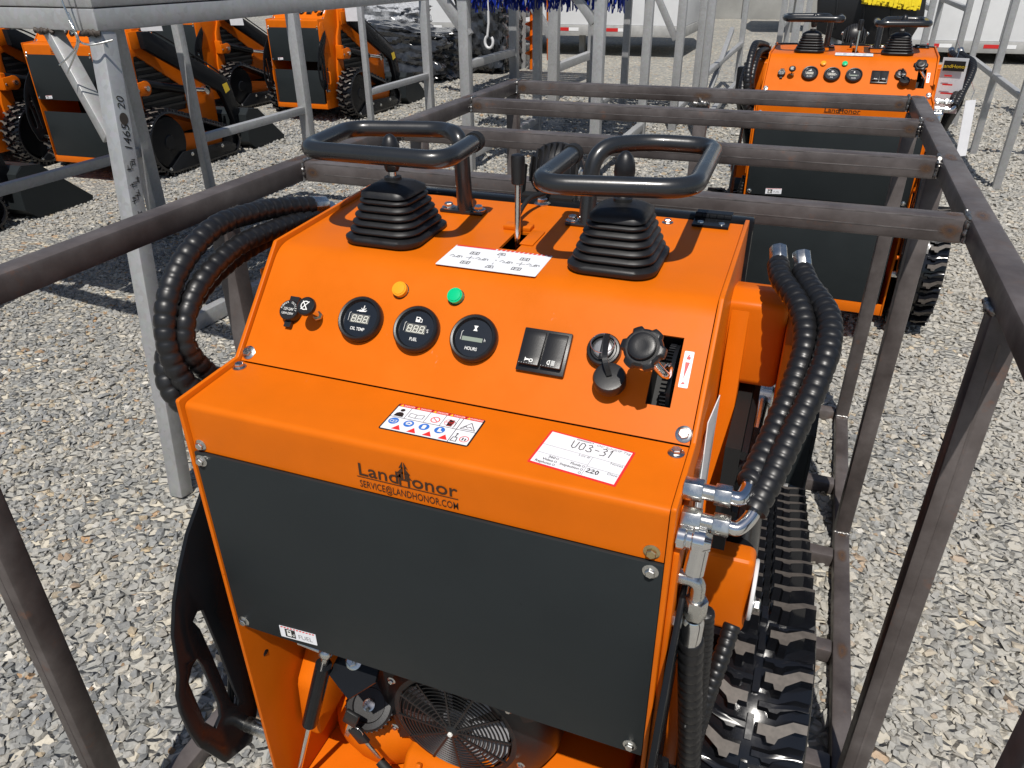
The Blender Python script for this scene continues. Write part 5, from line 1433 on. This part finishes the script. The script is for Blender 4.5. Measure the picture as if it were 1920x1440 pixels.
# ------------------------------------------------------------------ galvanised stack on the left
GV = 'galvanised'
gs = thing('galvanised_stand', 'large galvanised stand with handwritten post, wire-tied beams and diagonal brace at left', 'frame')
b0 = Vector((-1.005, 0.565, -GZ+0.004)); t0 = Vector((-1.105, 0.80, 0.205))
ax = (t0-b0).normalized()
tp = 0.050
tube(b0, t0-ax*0.002, 'post', gs, GV, tp, 0.004)
zA_ = 0.205+0.027
tube((-1.105, 0.765, zA_), (-1.075, 3.05, zA_), 'side_beam', gs, GV, 0.054, 0.004)
tube((-1.143, 0.80, zA_), (-2.9, 0.98, zA_), 'end_beam', gs, GV, 0.053, 0.004)
tube((-1.105, 0.765, zA_+0.056), (-1.075, 3.05, zA_+0.056), 'side_beam', gs, GV, 0.054, 0.004)
tube((-1.143, 0.80, zA_+0.056), (-2.9, 0.98, zA_+0.056), 'end_beam', gs, GV, 0.053, 0.004)
pj = b0+(t0-b0)*0.80
tube(Vector((-1.30, 0.815, zA_-0.028)), pj+Vector((-0.03, 0.0, 0)), 'brace', gs, GV, 0.040, 0.003)
# the far side of the stand and unseen boards added above the picture to cast the broad gravel shadow
tube((-2.85, 0.95, -GZ+0.004), (-2.85, 0.95, zA_-0.027), 'post', gs, GV, 0.06, 0.004)
tube((-2.62, 3.0, zA_), (-1.11, 3.0, zA_), 'end_beam', gs, GV, 0.062, 0.004)
tube((-2.62, 1.0, zA_), (-2.62, 2.96, zA_), 'side_beam', gs, GV, 0.062, 0.004)
tube((-1.85, 1.30, -GZ+0.045), (-1.78, 2.6, -GZ+0.045), 'bottom_channel', gs, GV, 0.05, 0.004, 0.075)
for k in range(8):
    G().span((-3.05+k*0.23, 1.02, zA_+0.086), (-3.05+k*0.23+0.222, 2.75, zA_+0.110)).obj('shadow_board', 'pallet_wood', gs, 30, 0.003)
# weld burns where the brace and post meet the beams
for c, r_ in (((-1.30, 0.795, zA_-0.029), 0.030), ((-1.105, 0.772, zA_-0.029), 0.028)):
    P = [Vector(c)+Vector((r_*(i/8-1), -0.004-0.004*random.random(), random.uniform(-.004, .004))) for i in range(17)]
    G().tube(P, 0.008, 7, rads=[0.008*random.uniform(.6, 1.1) for _ in P]).obj('weld', 'burn', gs, 60)
# felt pen writing on the post's right face
fx = Vector((1, 0.0, 0)); pf_ = Fr(b0+ax*0.0, Vector((0, 1, 0)), ax)
nrm = Vector((1, 0, 0)); nrm = (nrm-ax*nrm.dot(ax)).normalized(); uu = ax.cross(nrm)
u_ = nrm.cross(ax)
half = tp/2+0.0006
wf = Fr(b0+nrm*half, u_ if u_.y > 0 else -u_, ax)
if wf.n.dot(nrm) < 0: wf = Fr(wf.o, -wf.u, wf.v)
L_ = (t0-b0).length
g = G()
y_ = L_*0.955-0.06
def pen(txt, s_, at, dx=0.0):
    g.text(wf, dx, at, txt, s_, 0.0004, 'LEFT', 1.0, 0.0, 0.2, 90)
pen('20', 0.034, L_*0.855, 0.010); pen('1465', 0.036, L_*0.775, 0.012)
def glyph(cx_, cy_, s_, seed):
    rr = random.Random(seed)
    for k in range(5):
        x, y = rr.uniform(-.5, .5)*s_, rr.uniform(-.5, .5)*s_
        if rr.random() < .55: pts = [(cx_+x-s_*.35, cy_+y), (cx_+x+s_*.35, cy_+y+rr.uniform(-.1, .1)*s_)]
        else: pts = [(cx_+x, cy_+y-s_*.4), (cx_+x+rr.uniform(-.15, .15)*s_, cy_+y+s_*.4)]
        g.stroke(wf, pts, 0.0022, 0.0004+k*2e-5)
for k, (a, dx) in enumerate(((0.755, 0.006), (0.745, -0.008), (0.718, 0.008), (0.708, -0.004), (0.690, 0.006), (0.680, -0.006), (0.652, 0.004))): glyph(dx, L_*a, 0.016, k+3)
g.obj('handwriting', 'black_print', gs, 0)
g = G(); g.flat(wf, [(0.026*math.cos(t)*.55, L_*0.838+0.016*math.sin(t)) for t in [2*PI*i/16 for i in range(16)]], 0.0003); g.obj('smudge', 'burn', gs, 0)
# tie wire round the joint
wr = G(); wc = Vector((-1.118, 0.752, zA_))
wr.tube(catmull([wc+Vector((-0.045, -0.008, 0.16)), wc+Vector((-0.03, -0.012, 0.05)), wc+Vector((-0.012, -0.014, -0.015)), wc+Vector((-0.004, -0.016, -0.045)), wc+Vector((0.03, -0.012, -0.055)), wc+Vector((0.075, 0.02, -0.046))], 8), 0.0028, 7)
wr.tube(catmull([wc+Vector((-0.014, -0.016, 0.02)), wc+Vector((-0.002, -0.02, -0.02)), wc+Vector((-0.010, -0.02, -0.055)), wc+Vector((-0.045, -0.025, -0.085)), wc+Vector((-0.08, -0.03, -0.105))], 8), 0.0022, 7)
wr.tube(catmull([wc+Vector((-0.02, -0.014, 0.0)), wc+Vector((0.004, -0.022, -0.04)), wc+Vector((-0.015, -0.022, -0.07)), wc+Vector((-0.06, -0.03, -0.125))], 8), 0.0022, 7)
tag(wr.obj('tie_wire', 'zinc', None, 60), 'twisted silver tie wire round the beam joint above the handwritten post', 'wire')

# ------------------------------------------------------------------ galvanised side frames between the rows
def side_frame(xa, ya, yb_, zr_, label, w0, w1, ztop=0.30, back=True):
    o = thing('galvanised_side_frame', label, 'frame', (xa, ya, 0), group='galvanised side frames in the left row')
    off = Matrix.Translation((-xa, -ya, 0))
    def tb(p0, p1, nm, w, h=None):
        q = G().beam(p0, p1, w, h).obj(nm, GV, o, 40, 0.004); q.matrix_parent_inverse = off
    if w0: tb((xa, ya, -GZ+0.003), (xa, ya, ztop), 'post', w0)
    if w1: tb((xa, yb_, -GZ+0.003), (xa, yb_, ztop), 'post', w1)
    m0 = (w0 or 0)/2; m1 = (w1 or 0)/2
    tb((xa, ya+m0, zr_), (xa, yb_-m1, zr_), 'mid_rail', 0.05)
    tb((xa, ya-m0, ztop+0.03), (xa, yb_+m1, ztop+0.03), 'top_rail', 0.058)
side_frame(-3.0, 0.9, 2.62, -0.60, 'galvanised side frame at the far left, its low rail crossing the black bucket', 0.05, 0.082)
side_frame(-2.92, 3.02, 4.16, -0.60, 'galvanised side frame with thin front upright, left of the middle-distance loader', 0.05, 0.075)
side_frame(-2.90, 5.06, 6.20, -0.60, 'galvanised side frame standing right of the middle-distance loader', 0.045, 0.075)

# ------------------------------------------------------------------ galvanised cages in the centre and right background
def cage(x0, x1, y0, y1, zrs, label, w=0.07, ztop=0.55, braces=(), posts=None, low=True, shadow_slats=False, group='galvanised cages in the background'):
    o = thing('galvanised_cage', label, 'cage', (x0, y0, 0), group=group)
    off = Matrix.Translation((-x0, -y0, 0))
    def tb(p0, p1, nm, ww=w):
        q = G().beam(p0, p1, ww).obj(nm, GV, o, 40, 0.004); q.matrix_parent_inverse = off
    for (x, y) in (posts or ((x0, y0), (x1, y0), (x0, y1), (x1, y1))):
        tb((x, y, -GZ+0.003), (x, y, ztop), 'post')
    h = w/2
    for z in [ztop+h]:
        tb((x0-h, y0, z), (x1+h, y0, z), 'rail'); tb((x0-h, y1, z), (x1+h, y1, z), 'rail')
        tb((x0, y0+h, z), (x0, y1-h, z), 'rail'); tb((x1, y0+h, z), (x1, y1-h, z), 'rail')
    for z in zrs:
        tb((x0, y0+h, z), (x0, y1-h, z), 'rail', w*.8); tb((x1, y0+h, z), (x1, y1-h, z), 'rail', w*.8)
    for (p0, p1) in braces: tb(p0, p1, 'brace', w*.75)
    n = int((y1-y0)/0.16)
    for k in range(n if shadow_slats else 0):  # unseen boards added on top, gapped so streaked shadows fall on the ground
        q = G().span((x0-0.05, y0-0.3+k*0.19, ztop+w+0.003), (x1+0.05, y0-0.3+k*0.19+0.15, ztop+w+0.03)).obj('shadow_board', 'pallet_wood', o, 30, 0.003); q.matrix_parent_inverse = off
    return o
cage(-1.86, -0.82, 4.80, 6.45, (-1.0,), 'galvanised cage just beyond the brown frame, left of centre', 0.075, 0.50, [((-1.82, 4.80, -0.12), (-2.2, 4.80, 0.36)), ((-0.86, 4.80, -0.02), (-1.25, 4.80, 0.42))], shadow_slats=True)
cage(-3.45, -2.30, 8.30, 10.0, (-0.75,), 'galvanised cage with a pale thick post under the blue bristles', 0.115, 0.55, [((-3.43, 8.30, -0.40), (-3.95, 8.30, 0.25)), ((-2.34, 8.30, -0.40), (-2.8, 8.30, 0.25))], shadow_slats=True)
cage(-1.45, -0.62, 7.0, 8.35, (-0.95,), 'galvanised cage at the picture centre behind the right joystick', 0.075, 0.55, [((-1.42, 7.0, -0.25), (-1.85, 7.0, 0.30)), ((-0.66, 7.0, -0.3), (-1.0, 7.0, 0.3))], shadow_slats=True)
cage(-0.30, 0.42, 6.6, 9.6, (-0.55, -1.0), 'slim galvanised cage left of the loader ahead, angle-iron legs', 0.062, 0.75, [((-0.30, 6.65, -0.9), (-0.30, 8.4, -0.3))])
cage(0.10, 0.85, 10.4, 12.2, (-0.4,), 'galvanised cage in front of the gray wall, far behind the loader ahead', 0.07, 0.8)
cage(2.02, 3.05, 5.55, 8.1, (-0.50, ), 'tall thin galvanised cage at the right, beside the cardboard crate', 0.052, 1.3, [], posts=((2.02, 5.55), (2.02, 6.75), (2.02, 8.1), (3.05, 5.55), (3.05, 8.1)))
cage(1.62, 1.95, 8.6, 11.0, (-0.1,), 'narrow galvanised cage in front of the right white trailer', 0.06, 1.3)

# ------------------------------------------------------------------ brushes, auger, hook, bundles, crates
def brush_roll(c, axis, length, rad, mat, name, label, n=900, bl=0.12):
    c = Vector(c); u, w, a = frame_mat(axis)
    o = thing(name, label, 'brush', (c.x, c.y, 0))
    off = Matrix.Translation((-c.x, -c.y, 0))
    q = G().cyl(c-a*length/2, c+a*length/2, rad*0.55, 20).obj('core', 'black_plastic', o, 40); q.matrix_parent_inverse = off
    g = G(); rr = random.Random(5)
    for k in range(n):
        t = rr.uniform(0, 2*PI); s = rr.uniform(-.5, .5)*length
        d_ = u*math.cos(t)+w*math.sin(t); d2 = (d_+a*rr.uniform(-.25, .25)+Vector((0, 0, -rr.random()*.3))).normalized()
        p0 = c+a*s+d_*rad*0.5; p1 = p0+d2*(rad*0.5+rr.uniform(-.02, .03))
        e = d_.cross(a)*0.014; e2 = a*0.010
        g.add([p0-e, p0+e, p0+e2, p1-e*.8, p1+e*.8, p1+e2*.8], [(0, 1, 4, 3), (1, 2, 5, 4), (2, 0, 3, 5), (3, 4, 5)])
    q = g.obj('bristles', mat, o, 0); q.matrix_parent_inverse = off
    return o
br = brush_roll((-1.72, 6.2, 0.22), (1, 0.05, 0), 1.45, 0.24, 'blue_bristle', 'broom_roller', 'blue bristle broom roller hanging at the top centre')
# yellow bristles in a black hood above the loader ahead
sw = thing('sweeper_head', 'black sweeper hood with yellow bristles raised behind the loader ahead', 'sweeper', (0.9, 5.0, 0))
off = Matrix.Translation((-0.9, -5.0, 0))
hd = [(0.585, 0.12), (0.60, 0.22), (1.20, 0.19), (1.215, 0.03), (1.15, -0.13), (0.95, -0.165), (0.61, -0.055)]
q = G().prism(hd, lambda a, b, t: (a, t, b), 4.80, 5.25).obj('hood', 'black_plastic', sw, 30, 0.012); q.matrix_parent_inverse = off
for k in range(3):
    q = G().beam((0.70+k*0.16, 4.797, 0.16-k*.02), (0.72+k*0.16, 4.797, -0.03-k*.02), 0.012, 0.01).obj('rib', 'black_plastic', sw, 30, 0.003); q.matrix_parent_inverse = off
g = G(); rr = random.Random(2)
for k in range(420):
    p0 = Vector((rr.uniform(0.86, 1.16), rr.uniform(4.74, 4.80), 0.30+rr.uniform(0, .06))); p1 = Vector((p0.x+rr.uniform(-.02, .02), p0.y-0.02, 0.115-(p0.x-.93)*.12+rr.uniform(-.016, .016)))
    g.beam(p0, p1, 0.016, 0.012)
q = g.obj('bristles', 'yellow_bristle', sw, 0); q.matrix_parent_inverse = off
for (x, y) in ((0.72, 4.9), (1.08, 4.9), (0.72, 5.2), (1.08, 5.2)):
    q = G().beam((x, y, -GZ+0.003), (x, y, -0.06), 0.05).obj('stand_leg', GV, sw, 40, 0.003); q.matrix_parent_inverse = off
# orange auger and spiral
g = G(); g.cyl((-3.30, 11.2, 0.15), (-3.34, 11.2, -0.98), 0.085, 16, rb=0.02)
tag(g.obj('orange_cone_tool', 'orange_paint', None, 40), 'thin orange tapered tool standing under the blue bristles', 'tool')
ag = thing('auger', 'orange spiral auger standing beside the orange tapered tool', 'auger', (-3.62, 11.2, 0)); off = Matrix.Translation((3.62, -11.2, 0))
q = G().cyl((-3.62, 11.2, -GZ+0.01), (-3.62, 11.2, 0.2), 0.025, 12).obj('shaft', 'orange_paint', ag, 40); q.matrix_parent_inverse = off
g = G()
for k in range(90):
    t0_, t1_ = k*0.35, (k+1)*0.35; z0_, z1_ = -1.0+k*0.0115, -1.0+(k+1)*0.0115
    g.add([(-3.62+.025*math.cos(t0_), 11.2+.025*math.sin(t0_), z0_), (-3.62+.1*math.cos(t0_), 11.2+.1*math.sin(t0_), z0_), (-3.62+.1*math.cos(t1_), 11.2+.1*math.sin(t1_), z1_), (-3.62+.025*math.cos(t1_), 11.2+.025*math.sin(t1_), z1_)], [(0, 1, 2, 3)])
q = g.obj('flighting', 'orange_paint', ag, 60); q.matrix_parent_inverse = off
# lifting hook on a chain
g = G(); hc = Vector((-3.0, 8.0, -0.45))
g.tube([hc+Vector((0.05*math.cos(t), 0, 0.065*math.sin(t))) for t in [R(120)+R(290)*i/24 for i in range(25)]], 0.016, 10)
g.tube([hc+Vector((-.02, 0, 0.058)), hc+Vector((0.0, 0, 0.2)), hc+Vector((0, 0, 1.0))], 0.014, 8)
tag(g.obj('lifting_hook', 'fan_white', None, 60), 'white lifting hook hanging beside the pale thick post', 'hook')
# rack with black boxes
rk = thing('box_rack', 'galvanised rack of dark boxes under the blue bristles', 'rack', (-4.0, 11.4, 0)); off = Matrix.Translation((4.0, -11.4, 0))
for x in (-4.02, -3.5 - 0.38):
    pass
for x in (-4.35, -3.82):
    q = G().beam((x, 11.4, -GZ+.003), (x, 11.4, 0.2), 0.055).obj('upright', GV, rk, 30); q.matrix_parent_inverse = off
for k in range(4):
    q = G().span((-4.32, 11.42, -1.05+k*0.32), (-3.85, 11.9, -0.80+k*0.32)).obj('dark_box', 'black_film', rk, 30, 0.02); q.matrix_parent_inverse = off
    q = G().beam((-4.32, 11.4, -1.09+k*0.32), (-3.85, 11.4, -1.09+k*0.32), 0.04).obj('shelf_rail', GV, rk, 30); q.matrix_parent_inverse = off
# film wrapped bundle
def wrapped(c, size, label, mat, seed, name='wrapped_bundle', sticker=False):
    rr = random.Random(seed); bm = bmesh.new()
    bmesh.ops.create_cube(bm, size=1.0); bmesh.ops.subdivide_edges(bm, edges=bm.edges, cuts=22, use_grid_fill=True)
    vs = []
    for v_ in bm.verts:
        q = v_.co.copy(); k = 1-0.10*(abs(q.x*2)**6+abs(q.y*2)**6+abs(q.z*2)**6)/3
        dn = mnoise.fractal(q*7+Vector((seed, 0, 0)), 1.0, 2.0, 3)
        q = q*(k+dn*0.13+0.03*math.sin(q.z*38+dn*5)); sl = 1-0.75*max(0, q.z)*max(0, q.x+0.35)
        v_.co = Vector((q.x*size[0], q.y*size[1], (q.z*sl+0.5)*size[2]))
    me = bpy.data.meshes.new(name); bm.to_mesh(me); bm.free(); me.materials.append(MATS[mat])
    me.polygons.foreach_set('use_smooth', [True]*len(me.polygons)); me.set_sharp_from_angle(angle=R(40))
    o = bpy.data.objects.new(name, me); COL.objects.link(o); o.location = (c[0], c[1], 0.04)
    tag(o, label, 'bundle')
    return o
w1 = wrapped((-5.05, 9.75), (1.55, 0.9, 0.72), 'shiny black film-wrapped bundle with a small round sticker, beyond the loaders', 'black_film', 3)
stf = Fr((-5.62, 9.28, -0.66), (1, 0, 0), (0, 0, 1))
g = G(); g.disc(stf, 0, 0, 0.055, 0.0, 20); q = g.obj('sticker', 'yellow_print', w1, 0); q.matrix_parent_inverse = Matrix.Translation((5.05, -9.75, -0.04))
g = G(); g.ring(stf, 0, 0, 0.0, 0.054, 0.002, 10, t0=R(20), t1=R(160)); q = g.obj('sticker_red', 'red_print', w1, 0); q.matrix_parent_inverse = Matrix.Translation((5.05, -9.75, -0.04))
wrapped((-6.35, 11.3), (1.5, 1.1, 1.0), 'clear film-wrapped pallet load behind the black bundle', 'clear_film', 8)
wrapped((-4.2, 10.9), (0.8, 0.8, 1.1), 'dark film-wrapped load right of the shiny black bundle', 'black_film', 12)
wrapped((3.75, 9.3), (0.7, 0.7, 0.38), 'low clear film-wrapped parcel left of the cardboard crate', 'clear_film', 21)
# cardboard crate on a pallet
cb = thing('cardboard_crate', 'tan cardboard crate on a wooden pallet at the right edge', 'crate', (4.05, 8.0, 0)); off = Matrix.Translation((-4.05, -8.0, 0))
q = G().span((3.58, 7.5, -GZ+0.145), (4.6, 8.6, -0.30)).obj('box', 'cardboard', cb, 30, 0.006); q.matrix_parent_inverse = off
for k in range(5):
    q = G().span((3.58, 7.5+k*0.24, -GZ+0.118), (4.6, 7.6+k*0.24, -GZ+0.14)).obj('pallet_board', 'pallet_wood', cb, 30, 0.002); q.matrix_parent_inverse = off
for x in (3.6, 4.05, 4.5):
    for y in (7.52, 8.0, 8.48):
        q = G().span((x, y, -GZ+0.022), (x+0.09, y+0.09, -GZ+0.116)).obj('pallet_block', 'pallet_wood', cb, 30, 0.002); q.matrix_parent_inverse = off
for x in (3.58, 4.03, 4.48):
    q = G().span((x, 7.5, -GZ+0.002), (x+0.12, 8.6, -GZ+0.020)).obj('pallet_runner', 'pallet_wood', cb, 30, 0.002); q.matrix_parent_inverse = off

# ------------------------------------------------------------------ trailers and wall
def trailer(x0, x1, y0, depth, zb_, ztop, label, wheels=2):
    o = thing('box_trailer', label, 'trailer', (x0, y0, 0)); off = Matrix.Translation((-x0, -y0, 0))
    def put(g_, nm, mt_, bev=0.0):
        q = g_.obj(nm, mt_, o, 30, bev); q.matrix_parent_inverse = off
    n = max(1, int((x1-x0)/1.22)); pw = (x1-x0)/n
    for k in range(n): put(G().span((x0+k*pw+0.006, y0, zb_), (x0+(k+1)*pw-0.006, y0+0.05, ztop)), 'side_panel', 'trailer_white', 0.004)
    put(G().span((x0, y0+0.052, zb_), (x1, y0+depth, ztop)), 'box_body', 'trailer_white', 0.01)
    put(G().span((x0-0.01, y0-0.03, zb_-0.17), (x1+0.01, y0+depth, zb_-0.004)), 'bottom_rail', 'trailer_gray', 0.006)
    for k in range(int((x1-x0)/0.9)):
        put(G().span((x0+0.15+k*0.9, y0-0.034, zb_-0.10), (x0+0.42+k*0.9, y0-0.031, zb_-0.045)), 'red_tape', 'tape_red')
        put(G().span((x0+0.42+k*0.9, y0-0.034, zb_-0.10), (x0+0.60+k*0.9, y0-0.031, zb_-0.045)), 'white_tape', 'trailer_white')
    for k in range(wheels):
        for side in (y0+0.3, y0+depth-0.3):
            xx = x0+(x1-x0)*(0.18 if k == 0 else 0.30)
            put(G().lathe((xx, side-0.12, -GZ+0.36), (0, 1, 0), [(0.1, 0), (0.3, 0.0), (0.36, 0.04), (0.36, 0.2), (0.3, 0.24)], 28), 'wheel', 'matte_black')
    for xx in (x0+(x1-x0)*0.72,):
        put(G().beam((xx, y0+0.5, -GZ+0.01), (xx, y0+0.5, zb_-0.17), 0.10), 'landing_leg', 'trailer_gray')
    return o
trailer(-8.6, -1.62, 13.4, 2.4, -0.62, 1.9, 'white box trailer with red tape stripes across the centre background')
trailer(-0.9, 0.1, 19.0, 2.4, -0.1, 2.3, 'small white trailer end with red stripes far behind the centre cages', 0)
trailer(1.95, 12.0, 13.9, 2.4, -0.80, 2.4, 'white box trailer filling the upper right background')
w_ = thing('concrete_wall', 'pale gray panel wall behind the loader ahead, left of the white trailer', 'wall', (-0.2, 19.5, 0)); off = Matrix.Translation((0.2, -19.5, 0))
for k in range(6):
    q = G().span((0.15+k*1.2, 19.6, -GZ), (0.15+k*1.2+1.185, 19.75, 2.6)).obj('panel', 'concrete', w_, 30, 0.006); q.matrix_parent_inverse = off
for k in range(8):
    q = G().span((-10.0+k*1.2-0.15, 24.0, -GZ), (-10.0+k*1.2+1.185-0.15, 24.15, 2.6)).obj('panel', 'concrete', w_, 30, 0.006); q.matrix_parent_inverse = off
